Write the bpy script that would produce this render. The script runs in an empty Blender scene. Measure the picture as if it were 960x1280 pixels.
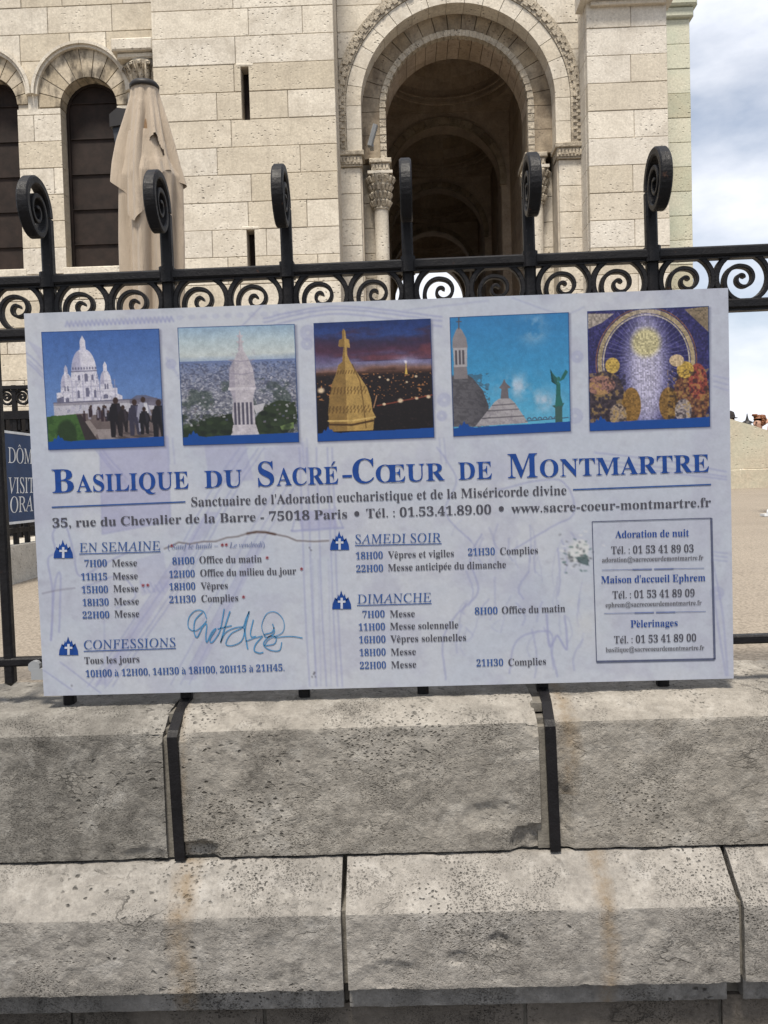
import bpy, bmesh, math, random, unicodedata
import numpy as np
from math import sin, cos, pi, radians, sqrt, atan2
from mathutils import Vector, Matrix, noise

SC = bpy.context.scene
COL = SC.collection
random.seed(7)

# ------------------------------------------------------------------ camera
EYE = Vector((0, 0, 1.6)); FPX = 1080.0
YAW, PITCH, ROLL = radians(1.5), radians(-2.0), radians(-1.6)
ROT = Matrix.Rotation(YAW, 3, 'Z') @ Matrix.Rotation(pi/2 + PITCH, 3, 'X') @ Matrix.Rotation(ROLL, 3, 'Z')
cam = bpy.data.cameras.new('camera'); cam.sensor_fit = 'VERTICAL'; cam.sensor_height = 36.0
cam.lens = 36.0*FPX/1280.0; cam.clip_start = 0.05; cam.clip_end = 6000
camo = bpy.data.objects.new('camera', cam); COL.objects.link(camo)
camo.matrix_world = Matrix.Translation(EYE) @ ROT.to_4x4()
SC.camera = camo

# ------------------------------------------------------------------ sky, sun, exposure
SUN_EL, SUN_AZ = radians(66), radians(192)
world = bpy.data.worlds.new('World'); SC.world = world; world.use_nodes = True
wt = world.node_tree; wt.nodes.clear()
def wn(t, **k):
    n = wt.nodes.new(t)
    for a, v in k.items(): setattr(n, a, v)
    return n
wl = wt.links.new
sky = wn('ShaderNodeTexSky', sky_type='NISHITA', sun_disc=False, sun_elevation=SUN_EL, sun_rotation=SUN_AZ, air_density=1.0, dust_density=1.5, ozone_density=1.0)
tc = wn('ShaderNodeTexCoord'); mp = wn('ShaderNodeMapping'); mp.inputs['Scale'].default_value = (1, 1, 2.2)
nz = wn('ShaderNodeTexNoise'); nz.inputs['Scale'].default_value = 3.4; nz.inputs['Detail'].default_value = 8; nz.inputs['Roughness'].default_value = .55
rp = wn('ShaderNodeValToRGB'); rp.color_ramp.elements[0].position = .39; rp.color_ramp.elements[0].color = (.30, .30, .30, 1)
rp.color_ramp.elements[1].position = .66; rp.color_ramp.elements[1].color = (1, 1, 1, 1)
nz2 = wn('ShaderNodeTexNoise'); nz2.inputs['Scale'].default_value = 5.5; nz2.inputs['Detail'].default_value = 6
rc = wn('ShaderNodeValToRGB'); rc.color_ramp.elements[0].position = .3; rc.color_ramp.elements[0].color = (7.9, 8.2, 8.9, 1)
rc.color_ramp.elements[1].position = .7; rc.color_ramp.elements[1].color = (8.9, 9.0, 9.4, 1)
mx = wn('ShaderNodeMix', data_type='RGBA')
bg = wn('ShaderNodeBackground'); bg.inputs['Strength'].default_value = 0.078
out = wn('ShaderNodeOutputWorld')
wl(tc.outputs['Generated'], mp.inputs['Vector']); wl(mp.outputs[0], nz.inputs['Vector']); wl(mp.outputs[0], nz2.inputs['Vector'])
wl(nz.outputs['Fac'], rp.inputs[0]); wl(nz2.outputs['Fac'], rc.inputs[0])
wl(rp.outputs[0], mx.inputs['Factor']); wl(sky.outputs[0], mx.inputs['A']); wl(rc.outputs[0], mx.inputs['B'])
wl(mx.outputs['Result'], bg.inputs['Color']); wl(bg.outputs[0], out.inputs[0])
sun = bpy.data.lights.new('sun', 'SUN'); sun.energy = 3.3; sun.angle = radians(11); sun.color = (1, .93, .82)
suno = bpy.data.objects.new('sun', sun); COL.objects.link(suno)
sd = Vector((sin(SUN_AZ)*cos(SUN_EL), cos(SUN_AZ)*cos(SUN_EL), sin(SUN_EL)))
suno.rotation_euler = sd.to_track_quat('Z', 'Y').to_euler(); suno.location = sd*40
SC.view_settings.view_transform = 'Standard'; SC.view_settings.look = 'None'
SC.view_settings.gamma = 1; SC.view_settings.use_curve_mapping = False
SC.view_settings.exposure = 0.72

# ------------------------------------------------------------------ measuring: a pixel of the 960x1280 photo met with a plane
def ray(px, py): return ROT @ Vector(((px-480)/FPX, -(py-640)/FPX, -1))
def WY(px, py, Y): d = ray(px, py); return EYE + d*(Y/d.y)
def WZ(px, py, Z): d = ray(px, py); return EYE + d*((Z-EYE.z)/d.z)
def WX(px, py, X): d = ray(px, py); return EYE + d*(X/d.x)
def lin(c): return tuple((v/255/12.92 if v/255 <= .04045 else ((v/255+.055)/1.055)**2.4) for v in c)

# ------------------------------------------------------------------ materials
def mat_new(name):
    m = bpy.data.materials.new(name); m.use_nodes = True; t = m.node_tree; t.nodes.clear()
    o = t.nodes.new('ShaderNodeOutputMaterial'); b = t.nodes.new('ShaderNodeBsdfPrincipled'); t.links.new(b.outputs[0], o.inputs[0])
    def nd(ty, ins=None, **props):
        n = t.nodes.new(ty)
        for k, v in props.items(): setattr(n, k, v)
        for k, v in (ins or {}).items():
            if isinstance(v, bpy.types.NodeSocket): t.links.new(v, n.inputs[k])
            else: n.inputs[k].default_value = v
        return n
    def ramp(fac, stops):
        n = t.nodes.new('ShaderNodeValToRGB'); e = n.color_ramp.elements
        while len(e) < len(stops): e.new(.5)
        for i, (p, c) in enumerate(stops):
            e[i].position = p; e[i].color = (*c, 1) if len(c) == 3 else c
        t.links.new(fac, n.inputs[0]); return n.outputs[0]
    def mix(fac, a, b2, mode='MIX'):
        n = t.nodes.new('ShaderNodeMix'); n.data_type = 'RGBA'; n.blend_type = mode
        for k, v in (('Factor', fac), ('A', a), ('B', b2)):
            if isinstance(v, bpy.types.NodeSocket): t.links.new(v, n.inputs[k])
            elif k == 'Factor': n.inputs[k].default_value = v
            else: n.inputs[k].default_value = (*v, 1)
        return n.outputs['Result']
    def math_(op, a, b2=0.0, c=0.0):
        n = t.nodes.new('ShaderNodeMath'); n.operation = op
        for i, v in enumerate((a, b2, c)):
            if isinstance(v, bpy.types.NodeSocket): t.links.new(v, n.inputs[i])
            else: n.inputs[i].default_value = v
        return n.outputs[0]
    def noise_(vec, scale, detail=5, rough=.6, dist=0):
        return nd('ShaderNodeTexNoise', {'Vector': vec, 'Scale': scale, 'Detail': detail, 'Roughness': rough, 'Distortion': dist}).outputs['Fac']
    def setb(**k):
        for a, v in k.items():
            a = a.replace('_', ' ')
            if isinstance(v, bpy.types.NodeSocket): t.links.new(v, b.inputs[a])
            else: b.inputs[a].default_value = (*v, 1) if isinstance(v, tuple) and len(v) == 3 else v
    return m, nd, ramp, mix, math_, noise_, setb
G = lambda v: (v, v, v)

def plain(name, col, rough=.6, metal=0.0, var=.15, scale=12, bump=0.0, bscale=80):
    m, nd, ramp, mix, ma, noi, setb = mat_new(name)
    v = nd('ShaderNodeTexCoord').outputs['Object']
    n = noi(v, scale, 5)
    c = ramp(n, [(.3, tuple(x*(1-var) for x in col)), (.7, tuple(min(1, x*(1+var)) for x in col))])
    setb(Base_Color=c, Roughness=rough, Metallic=metal, Specular_IOR_Level=.3)
    if bump:
        setb(Normal=nd('ShaderNodeBump', {'Height': noi(v, bscale, 4), 'Strength': bump, 'Distance': .002}).outputs[0])
    return m

def stone(name, base, dark, light, dirt, dirt_amt=.5, pit_scale=60, pit_amt=.6, bump=.5, tone=True, grain=160, soot=0.0, dist=.006, blotch=2.2, rust=None, streak=0.0, green=0.0):
    m, nd, ramp, mix, ma, noi, setb = mat_new(name)
    v = nd('ShaderNodeTexCoord').outputs['Object']
    c = ramp(noi(v, blotch, 7, .65), [(.3, dark), (.5, base), (.72, light)])
    c = mix(.55, c, ramp(noi(v, grain, 4, .7), [(.3, tuple(x*.62 for x in base)), (.55, base), (.75, tuple(min(1, x*1.35) for x in base))]), 'MIX')
    if tone:
        a = nd('ShaderNodeAttribute', attribute_name='tone').outputs['Fac']
        c = mix(1.0, c, ramp(a, [(0, (.85, .815, .74)), (.3, (.96, .935, .885)), (.6, (1, 1, 1)), (1, (1.08, 1.07, 1.04))]), 'MULTIPLY')
    dm = ramp(noi(v, blotch*2.3, 8, .72, .6), [(.50-.12*dirt_amt, G(0)), (.74-.1*dirt_amt, G(1))])
    c = mix(ma('MULTIPLY', dm, dirt_amt), c, dirt)
    if streak:
        mpp = nd('ShaderNodeMapping', {'Vector': v, 'Scale': (9, 9, .7)}).outputs[0]
        sm = ramp(noi(mpp, 1.6, 6, .7), [(.52, G(0)), (.75, G(1))])
        c = mix(ma('MULTIPLY', sm, streak), c, tuple(x*.5 for x in dirt))
    if soot:
        mpp = nd('ShaderNodeMapping', {'Vector': v, 'Scale': (3, 3, 1.4)}).outputs[0]
        sm = ramp(noi(mpp, 1.5, 6, .6), [(.47, G(0)), (.60, G(1))])
        c = mix(ma('MULTIPLY', sm, soot), c, (.035, .028, .024))
    if green:
        sm = ramp(noi(v, .9, 4, .6), [(.38, G(0)), (.65, G(1))])
        c = mix(ma('MULTIPLY', sm, green), c, (.40, .50, .40))
    vo = nd('ShaderNodeTexVoronoi', {'Vector': nd('ShaderNodeMapping', {'Vector': nd('ShaderNodeVectorMath', {0: v, 1: nd('ShaderNodeVectorMath', {0: nd('ShaderNodeTexNoise', {'Vector': v, 'Scale': pit_scale*.7}).outputs['Color'], 'Scale': .9/pit_scale}, operation='SCALE').outputs[0]}, operation='ADD').outputs[0], 'Scale': (1, 1, 1.5)}).outputs[0], 'Scale': pit_scale}).outputs['Distance']
    pm = noi(v, pit_scale*.10, 3, .6)
    pit = ma('MULTIPLY', ramp(vo, [(.10, G(1)), (.26, G(0))]), ramp(pm, [(.44, G(0)), (.62, G(1))]))
    c = mix(ma('MULTIPLY', pit, pit_amt), c, tuple(x*.22 for x in dirt))
    if rust:
        sx = nd('ShaderNodeSeparateXYZ', {0: v})
        tot = None
        for (rx, rz0, rz1, w) in rust:
            wob = ma('MULTIPLY', ma('SUBTRACT', noi(v, 14, 4), .5), .05)
            d = ma('ABSOLUTE', ma('SUBTRACT', ma('ADD', sx.outputs[0], wob), rx))
            k = ramp(ma('DIVIDE', d, w), [(.25, G(1)), (1.0, G(0))])
            zz = ma('MULTIPLY', ma('GREATER_THAN', sx.outputs[2], rz0), ma('LESS_THAN', sx.outputs[2], rz1))
            k = ma('MULTIPLY', k, zz)
            tot = k if tot is None else ma('MAXIMUM', tot, k)
        tot = ma('MULTIPLY', tot, ramp(noi(v, 22, 5, .7), [(.35, G(.15)), (.65, G(.85))]))
        c = mix(tot, c, (.23, .115, .035))
    h = ma('ADD', ma('MULTIPLY', noi(v, grain*.45, 6, .7), .5), ma('MULTIPLY', noi(v, grain*.09, 5, .65), .7))
    h = ma('SUBTRACT', h, ma('MULTIPLY', pit, .9))
    setb(Base_Color=c, Roughness=.92, Specular_IOR_Level=.25,
         Normal=nd('ShaderNodeBump', {'Height': h, 'Strength': bump, 'Distance': dist}).outputs[0])
    return m

def old_stone(name, base, dark, light, rust, patina):
    """rough shelly limestone: soft blotches, patina, crevices along the bed, fine holes, lichen, a little rust"""
    m, nd, ramp, mix, ma, noi, setb = mat_new(name)
    v = nd('ShaderNodeTexCoord').outputs['Object']
    tn = nd('ShaderNodeAttribute', attribute_name='tone').outputs['Fac']
    tone_c = ramp(tn, [(.2, (.80, .80, .80)), (.36, (.84, .84, .83)), (.6, (1.05, 1.03, 1.0)), (.7, (1.08, 1.05, 1.0))])
    def mp(sc): return nd('ShaderNodeMapping', {'Vector': v, 'Scale': sc}).outputs[0]
    c = ramp(noi(v, 4.5, 6, .6, .2), [(.30, dark), (.48, base), (.68, light)])
    c = mix(.5, c, ramp(noi(v, 120, 6, .75), [(.30, tuple(x*.5 for x in base)), (.5, base), (.72, tuple(x*1.55 for x in base))]))
    c = mix(.35, c, ramp(noi(v, 34, 5, .7), [(.34, dark), (.52, base), (.66, light)]))
    pat = ma('MULTIPLY', ramp(noi(v, 7, 7, .66, .3), [(.44, G(0)), (.68, G(1))]), ramp(ma('ADD', noi(v, 2.6, 4), ma('MULTIPLY', tn, -.5)), [(.08, G(.15)), (.42, G(1))]))
    c = mix(ma('MULTIPLY', pat, .62*patina), c, tuple(x*.34 for x in base))
    grm = ramp(noi(v, 12, 9, .74, .5), [(.56, G(0)), (.70, G(1))]); grm = ma('MULTIPLY', grm, ramp(noi(v, 3.1, 3), [(.46, G(0)), (.58, G(1))])); c = mix(ma('MULTIPLY', grm, .75), c, tuple(x*.20 for x in base))
    c = mix(1.0, c, tone_c, 'MULTIPLY')
    lic = ramp(noi(v, 13, 6, .66, .4), [(.56, G(0)), (.70, G(1))])
    c = mix(ma('MULTIPLY', lic, .35), c, tuple(min(1, x*1.25) for x in light))
    st_ = ramp(noi(mp((10, 10, .8)), 1.7, 6, .7), [(.55, G(0)), (.75, G(1))]); c = mix(ma('MULTIPLY', st_, .35), c, tuple(x*.5 for x in base))
    # crevices: thin level lines of a stretched noise, only in some places
    q = noi(mp((1, 1, 1.8)), 10, 6, .55, .3)
    line = ramp(ma('ABSOLUTE', ma('SUBTRACT', q, .5)), [(.004, G(1)), (.014, G(0))])
    crev = ma('MULTIPLY', line, ramp(noi(v, 7.5, 4, .6), [(.54, G(0)), (.66, G(.7))]))
    # holes of several sizes
    def holes(sc, lo, hi, msc, m0, m1):
        w = nd('ShaderNodeVectorMath', {0: mp((1, 1, 1.7)), 1: nd('ShaderNodeVectorMath', {0: nd('ShaderNodeTexNoise', {'Vector': v, 'Scale': sc*.8, 'Detail': 3.0}).outputs['Color'], 'Scale': 1.5/sc}, operation='SCALE').outputs[0]}, operation='ADD').outputs[0]
        d = nd('ShaderNodeTexVoronoi', {'Vector': w, 'Scale': sc, 'Randomness': 1.0}).outputs['Distance']
        return ma('MULTIPLY', ramp(d, [(lo, G(1)), (hi, G(0))]), ramp(noi(v, msc, 4, .65), [(m0, G(0)), (m1, G(1))]))
    h1 = holes(40, .10, .24, 3.2, .55, .62); h2 = holes(105, .14, .32, 4.5, .48, .62); h3 = holes(230, .16, .38, 7, .46, .64)
    hol = ma('MAXIMUM', ma('MAXIMUM', h1, h2), ma('MULTIPLY', h3, .7)); deep = ma('MAXIMUM', hol, crev)
    c = mix(ma('MULTIPLY', deep, .8), c, tuple(x*.16 for x in base))
    tot = None; sx = nd('ShaderNodeSeparateXYZ', {0: v})
    for (rx, rz0, rz1, w, k0) in rust:
        wb = ma('MULTIPLY', ma('SUBTRACT', noi(v, 11, 5), .5), .05)
        k = ramp(ma('DIVIDE', ma('ABSOLUTE', ma('SUBTRACT', ma('ADD', sx.outputs[0], wb), rx)), w), [(.1, G(1)), (1.0, G(0))])
        k = ma('MULTIPLY', k, ma('MULTIPLY', ma('GREATER_THAN', sx.outputs[2], rz0), ma('LESS_THAN', sx.outputs[2], rz1)))
        k = ma('MULTIPLY', k, k0); tot = k if tot is None else ma('MAXIMUM', tot, k)
    if tot is not None:
        tot = ma('MULTIPLY', tot, ramp(noi(v, 26, 7, .75), [(.34, G(.12)), (.60, G(.9))])); c = mix(ma('MULTIPLY', tot, .8), c, (.19, .138, .082))
    h = ma('ADD', ma('MULTIPLY', noi(v, 110, 7, .72), .55), ma('MULTIPLY', noi(v, 21, 6, .62), 1.3))
    h = ma('SUBTRACT', h, ma('MULTIPLY', deep, .8))
    setb(Base_Color=c, Roughness=.93, Specular_IOR_Level=.2, Normal=nd('ShaderNodeBump', {'Height': h, 'Strength': 1.0, 'Distance': .0065}).outputs[0])
    return m

M = {}
M['iron'] = plain('black_painted_iron', (.0065, .006, .0075), .5, 0, .4, 30, .35, 140)
def iron():
    m, nd, ramp, mix, ma, noi, setb = mat_new('old_black_iron'); v = nd('ShaderNodeTexCoord').outputs['Object']
    c = ramp(noi(v, 30, 5), [(.3, (.003, .0027, .0035)), (.7, (.0075, .0068, .008))])
    c = mix(ramp(noi(v, 38, 6, .7), [(.66, G(0)), (.72, G(.55))]), c, (.085, .035, .016)); c = mix(ramp(noi(v, 70, 4, .7), [(.70, G(0)), (.76, G(.5))]), c, (.12, .12, .125))
    h = ma('ADD', noi(v, 55, 5, .6), ma('MULTIPLY', noi(v, 220, 3), .3))
    setb(Base_Color=c, Roughness=ramp(noi(v, 25, 4), [(.3, G(.38)), (.7, G(.62))]), Specular_IOR_Level=.25, Normal=nd('ShaderNodeBump', {'Height': h, 'Strength': .55, 'Distance': .003}).outputs[0])
    return m
M['iron'] = iron()
M['church'] = stone('pale_limestone', (.62, .57, .49), (.52, .475, .40), (.70, .66, .59), (.33, .285, .225), .5, 13, .6, .6, True, 30, dist=.02, blotch=1.3, streak=.22)
M['church_side'] = stone('pale_limestone_side', (.62, .575, .505), (.55, .505, .44), (.70, .66, .595), (.33, .29, .235), .42, 13, .4, .6, True, 30, dist=.02, blotch=1.3, streak=.18)
M['church_green'] = stone('algae_limestone', (.58, .56, .46), (.50, .50, .41), (.64, .62, .53), (.32, .32, .25), .3, 13, .5, .5, True, 30, dist=.02, blotch=1.1, green=.38)
M['voussoir'] = stone('sooty_limestone', (.50, .44, .35), (.40, .34, .26), (.60, .53, .43), (.26, .21, .16), .45, 16, .6, .5, True, 30, soot=.75, dist=.02, blotch=1.4)
M['carved'] = stone('carved_limestone', (.50, .44, .35), (.34, .29, .22), (.60, .54, .44), (.10, .08, .06), .6, 22, .9, .9, False, 30, dist=.05, blotch=2.2)
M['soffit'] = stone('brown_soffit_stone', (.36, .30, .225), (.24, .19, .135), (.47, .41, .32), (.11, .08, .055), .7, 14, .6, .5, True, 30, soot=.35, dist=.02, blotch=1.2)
M['loggia'] = stone('dark_brown_stone', (.44, .36, .285), (.31, .245, .19), (.56, .475, .39), (.14, .105, .08), .5, 10, .4, .5, True, 24, dist=.02, blotch=1.2)  # darker, browner stone than the outer walls
M['mortar'] = plain('old_mortar', (.43, .38, .31), .95, 0, .2, 6)
M['pane'] = plain('dark_window_lead', (.020, .0125, .010), .75, 0, .4, 7, .3, 30)
M['ledge'] = plain('grey_lamp_metal', (.24, .25, .26), .5, 0, .1, 10)
M['coping'] = old_stone('weathered_coping_stone', (.262, .246, .222), (.150, .140, .126), (.40, .382, .350), [(-.470, .2, 1.5, .012, .5), (.325, .95, 1.2, .028, .9)], 1.25)
M['base_stone'] = old_stone('weathered_base_stone', (.262, .249, .232), (.155, .147, .137), (.41, .394, .370), [(-.458, .3, 1.0, .034, 1.0), (.372, .3, 1.0, .024, 1.0)], 1.1)
M['lower_stone'] = old_stone('lower_wall_stone', (.13, .115, .10), (.085, .075, .066), (.18, .16, .14), [], 1.2)  # darker copy of the wall stone, shade of the overhang put into its colour
M['joint'] = plain('joint_mortar', (.15, .138, .118), .95, 0, .3, 40, .8, 200)
M['parapet'] = stone('parapet_stone', (.50, .43, .33), (.40, .35, .27), (.58, .51, .41), (.30, .26, .20), .4, 12, .4, .5, False, 24, dist=.02, blotch=1.0, green=.35)
M['curb'] = stone('pale_curb_stone', (.50, .47, .41), (.42, .39, .34), (.58, .55, .50), (.22, .2, .17), .5, 40, .6, .6, False, 90, blotch=3)

def ground_mat():
    m, nd, ramp, mix, ma, noi, setb = mat_new('sandy_gravel_paving')
    v = nd('ShaderNodeTexCoord').outputs['Object']
    c = ramp(noi(v, 130, 3, .7), [(.28, (.14, .115, .087)), (.5, (.265, .224, .178)), (.72, (.40, .348, .285))])
    c = mix(.4, c, ramp(noi(v, 1.3, 6, .6), [(.3, (.21, .178, .14)), (.7, (.33, .285, .225))]))
    vo = nd('ShaderNodeTexVoronoi', {'Vector': v, 'Scale': 95.0}).outputs['Distance']
    c = mix(ma('MULTIPLY', ramp(vo, [(.45, G(0)), (.75, G(1))]), .55), c, (.12, .10, .075))
    setb(Base_Color=c, Roughness=.95, Normal=nd('ShaderNodeBump', {'Height': vo, 'Strength': .7, 'Distance': .004}).outputs[0])
    return m
M['ground'] = ground_mat()
M['asphalt'] = plain('pavement_asphalt', (.12, .115, .11), .9, 0, .25, 30, .5, 180)

def fabric(name, col):
    m, nd, ramp, mix, ma, noi, setb = mat_new(name)
    v = nd('ShaderNodeTexCoord').outputs['Object']
    c = ramp(noi(v, 3, 5), [(.3, tuple(x*.88 for x in col)), (.7, tuple(x*1.08 for x in col))])
    mp_ = nd('ShaderNodeMapping', {'Vector': v, 'Scale': (14, 14, 1.5)}).outputs[0]
    h = ma('ADD', ma('MULTIPLY', noi(v, 260, 2), .4), ma('MULTIPLY', noi(mp_, 1.2, 5, .6, .8), 4.0))
    setb(Base_Color=c, Roughness=.9, Sheen_Weight=.15, Normal=nd('ShaderNodeBump', {'Height': h, 'Strength': .45, 'Distance': .014}).outputs[0])
    return m
M['canvas'] = fabric('beige_canvas', (.365, .298, .228))
M['canvas_in'] = fabric('brown_canvas_lining', (.20, .12, .06))
M['black'] = plain('black_plastic', (.02, .018, .018), .5)

def print_mat(name, gain=1.0, rough=.45, grainy=.05):
    m, nd, ramp, mix, ma, noi, setb = mat_new(name)
    a = nd('ShaderNodeAttribute', attribute_name='paint').outputs['Color']
    v = nd('ShaderNodeTexCoord').outputs['Object']
    c = mix(1.0, a, ramp(noi(v, 60, 4), [(.3, G(gain*(1-grainy))), (.7, G(gain*(1+grainy)))]), 'MULTIPLY')
    setb(Base_Color=c, Roughness=rough, Specular_IOR_Level=.3)
    return m
M['print'] = print_mat('printed_vinyl')
M['edge'] = plain('white_panel_edge', (.50, .50, .50), .5)
def ink(name, rgb, gain=1.0): return plain(name, tuple(min(1, x*gain) for x in lin(rgb)), .5, 0, .18, 60)
PG = 0.70      # photo value -> print reflectance
M['ink_blue'] = ink('deep_blue_ink', (18, 66, 142), PG)
M['ink_mid'] = ink('mid_blue_ink', (52, 86, 146), PG)
M['ink_dark'] = ink('charcoal_ink', (76, 76, 86), PG)
M['ink_fade'] = ink('faded_charcoal_ink', (92, 92, 100), PG)
M['ink_pale'] = ink('pale_blue_ink', (112, 124, 164), PG)
M['ink_red'] = ink('faded_red_ink', (170, 95, 105), PG)
M['ink_pen'] = ink('light_blue_marker', (78, 140, 186), PG)
M['ink_white'] = ink('white_ink', (196, 200, 212), PG)
M['navy'] = plain('navy_sign_enamel', (.016, .046, .125), .45)
M['sign_white'] = plain('white_sign_paint', (.66, .68, .70), .5)

# ------------------------------------------------------------------ mesh builder
class MB:
    def __init__(s): s.v = []; s.f = []; s.t = []; s.m = []
    def face(s, pts, tone=.5, mi=0):
        n = len(s.v); s.v += [tuple(p) for p in pts]; s.f.append(tuple(range(n, n+len(pts)))); s.t.append(tone); s.m.append(mi)
    def add(s, vs, fs, tone=.5, mi=0):
        n = len(s.v); s.v += [tuple(p) for p in vs]
        for f in fs: s.f.append(tuple(i+n for i in f)); s.t.append(tone); s.m.append(mi)
    def box(s, x0, x1, y0, y1, z0, z1, tone=.5, mi=0, ch=0.0):
        if not ch:
            vs = [(x, y, z) for z in (z0, z1) for y in (y0, y1) for x in (x0, x1)]
            fs = [(0, 2, 3, 1), (4, 5, 7, 6), (0, 1, 5, 4), (2, 6, 7, 3), (0, 4, 6, 2), (1, 3, 7, 5)]
            s.add(vs, fs, tone, mi)
        else:       # chamfered on the viewer's side (low y)
            o = [(x0, z0), (x1, z0), (x1, z1), (x0, z1)]; i = [(x0+ch, z0+ch), (x1-ch, z0+ch), (x1-ch, z1-ch), (x0+ch, z1-ch)]
            vs = [(a, y0, b) for a, b in i]+[(a, y0+ch, b) for a, b in o]+[(a, y1, b) for a, b in o]
            fs = [(0, 1, 2, 3), (11, 10, 9, 8)]
            for k in range(4):
                l = (k+1) % 4
                fs += [(4+k, 4+l, l, k), (8+k, 8+l, 4+l, 4+k)]
            s.add(vs, fs, tone, mi)
    def sweep(s, path, binorm, w, t, closed=False, tone=.5, mi=0):
        """flat bar swept along a planar path: w across the plane, t (number or list) in it"""
        b = Vector(binorm).normalized(); P = [Vector(p) for p in path]; n = len(P); rings = []
        for i, p in enumerate(P):
            a = P[(i-1) % n] if (closed or i > 0) else P[i]; c = P[(i+1) % n] if (closed or i < n-1) else P[i]
            tg = (c-a).normalized(); nn = tg.cross(b).normalized(); tt = t[i] if isinstance(t, (list, tuple)) else t
            e = min(tt, w)*.18
            pr = [(-w/2+e, -tt/2), (w/2-e, -tt/2), (w/2, -tt/2+e), (w/2, tt/2-e), (w/2-e, tt/2), (-w/2+e, tt/2), (-w/2, tt/2-e), (-w/2, -tt/2+e)]
            rings.append([p+b*x+nn*y for x, y in pr])
        vs = [q for r in rings for q in r]; fs = []; k = 8
        for i in range(n if closed else n-1):
            j = (i+1) % n
            for q in range(k): r = (q+1) % k; fs.append((i*k+q, i*k+r, j*k+r, j*k+q))
        if not closed: fs += [tuple(range(k))[::-1], tuple((n-1)*k+q for q in range(k))]
        s.add(vs, fs, tone, mi)
    def tube(s, path, r, k=8, tone=.5, mi=0):
        P = [Vector(p) for p in path]; n = len(P); rings = []
        up = Vector((0, 0, 1))
        for i, p in enumerate(P):
            tg = (P[min(n-1, i+1)]-P[max(0, i-1)]).normalized(); a = tg.cross(up)
            if a.length < 1e-3: a = tg.cross(Vector((0, 1, 0)))
            a.normalize(); b = a.cross(tg); rr = r[i] if isinstance(r, (list, tuple)) else r
            rings.append([p+(a*cos(2*pi*q/k)+b*sin(2*pi*q/k))*rr for q in range(k)])
        vs = [q for r_ in rings for q in r_]; fs = []
        for i in range(n-1):
            for q in range(k): w_ = (q+1) % k; fs.append((i*k+q, i*k+w_, (i+1)*k+w_, (i+1)*k+q))
        fs += [tuple(range(k))[::-1], tuple((n-1)*k+q for q in range(k))]
        s.add(vs, fs, tone, mi)
    def lathe(s, cx, cy, prof, k=24, a0=0, a1=2*pi, tone=.5, mi=0):
        full = abs(a1-a0-2*pi) < 1e-6; kk = k if full else k+1; vs = []; fs = []
        for r, z in prof:
            for q in range(kk): a = a0+(a1-a0)*q/k; vs.append((cx+r*cos(a), cy+r*sin(a), z))
        for i in range(len(prof)-1):
            for q in range(k): w_ = (q+1) % kk; fs.append((i*kk+q, i*kk+w_, (i+1)*kk+w_, (i+1)*kk+q))
        s.add(vs, fs, tone, mi)
    def prism(s, pts, y0, y1, tone=.5, mi=0):
        n = len(pts); vs = [(x, y0, z) for x, z in pts]+[(x, y1, z) for x, z in pts]
        fs = [tuple(range(n)), tuple(range(2*n-1, n-1, -1))]+[(i, n+i, n+(i+1) % n, (i+1) % n) for i in range(n)]
        s.add(vs, fs, tone, mi)
    def arc(s, cx, cz, r0, r1, a0, a1, y0, y1, n=6, tone=.5, mi=0):
        vs = []; fs = []
        for i in range(n+1):
            a = a0+(a1-a0)*i/n
            for r, y in ((r0, y0), (r1, y0), (r1, y1), (r0, y1)): vs.append((cx+r*cos(a), y, cz+r*sin(a)))
        for i in range(n):
            for q in range(4): w_ = (q+1) % 4; fs.append((i*4+q, i*4+w_, i*4+4+w_, i*4+4+q))
        fs += [(3, 2, 1, 0), (n*4, n*4+1, n*4+2, n*4+3)]
        s.add(vs, fs, tone, mi)

def top(o):
    while o.parent: o = o.parent
    return o
def link_mesh(name, me, mats, parent=None, label=None):
    o = bpy.data.objects.new(name, me); COL.objects.link(o)
    for m in (mats if isinstance(mats, (list, tuple)) else [mats]): me.materials.append(m)
    if parent is not None:
        o.parent = parent; me.transform(Matrix.Translation(-Vector(top(parent).location)))
    if label: o['label'] = label
    return o
def build(name, mb, mats, parent=None, smooth=False, label=None, weld=False, fix=True):
    me = bpy.data.meshes.new(name); me.from_pydata(mb.v, [], mb.f); me.update()
    a = me.attributes.new('tone', 'FLOAT', 'FACE'); a.data.foreach_set('value', mb.t)
    me.polygons.foreach_set('material_index', mb.m)
    if fix or weld:
        bm = bmesh.new(); bm.from_mesh(me)
        if weld: bmesh.ops.remove_doubles(bm, verts=bm.verts, dist=1e-5)
        bmesh.ops.recalc_face_normals(bm, faces=bm.faces); bm.to_mesh(me); bm.free()
    if smooth: me.polygons.foreach_set('use_smooth', [True]*len(me.polygons))
    return link_mesh(name, me, mats, parent, label)
def thing(name, label, cat, loc, rot=(0, 0, 0), group=None):
    o = bpy.data.objects.new(name, None); COL.objects.link(o); o.location = loc; o.rotation_euler = rot; o.empty_display_size = .1
    o['label'] = label; o['category'] = cat
    if group: o['group'] = group
    return o
def evaluated(o):
    dg = bpy.context.evaluated_depsgraph_get(); dg.update()
    return bpy.data.meshes.new_from_object(o.evaluated_get(dg))
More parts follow.
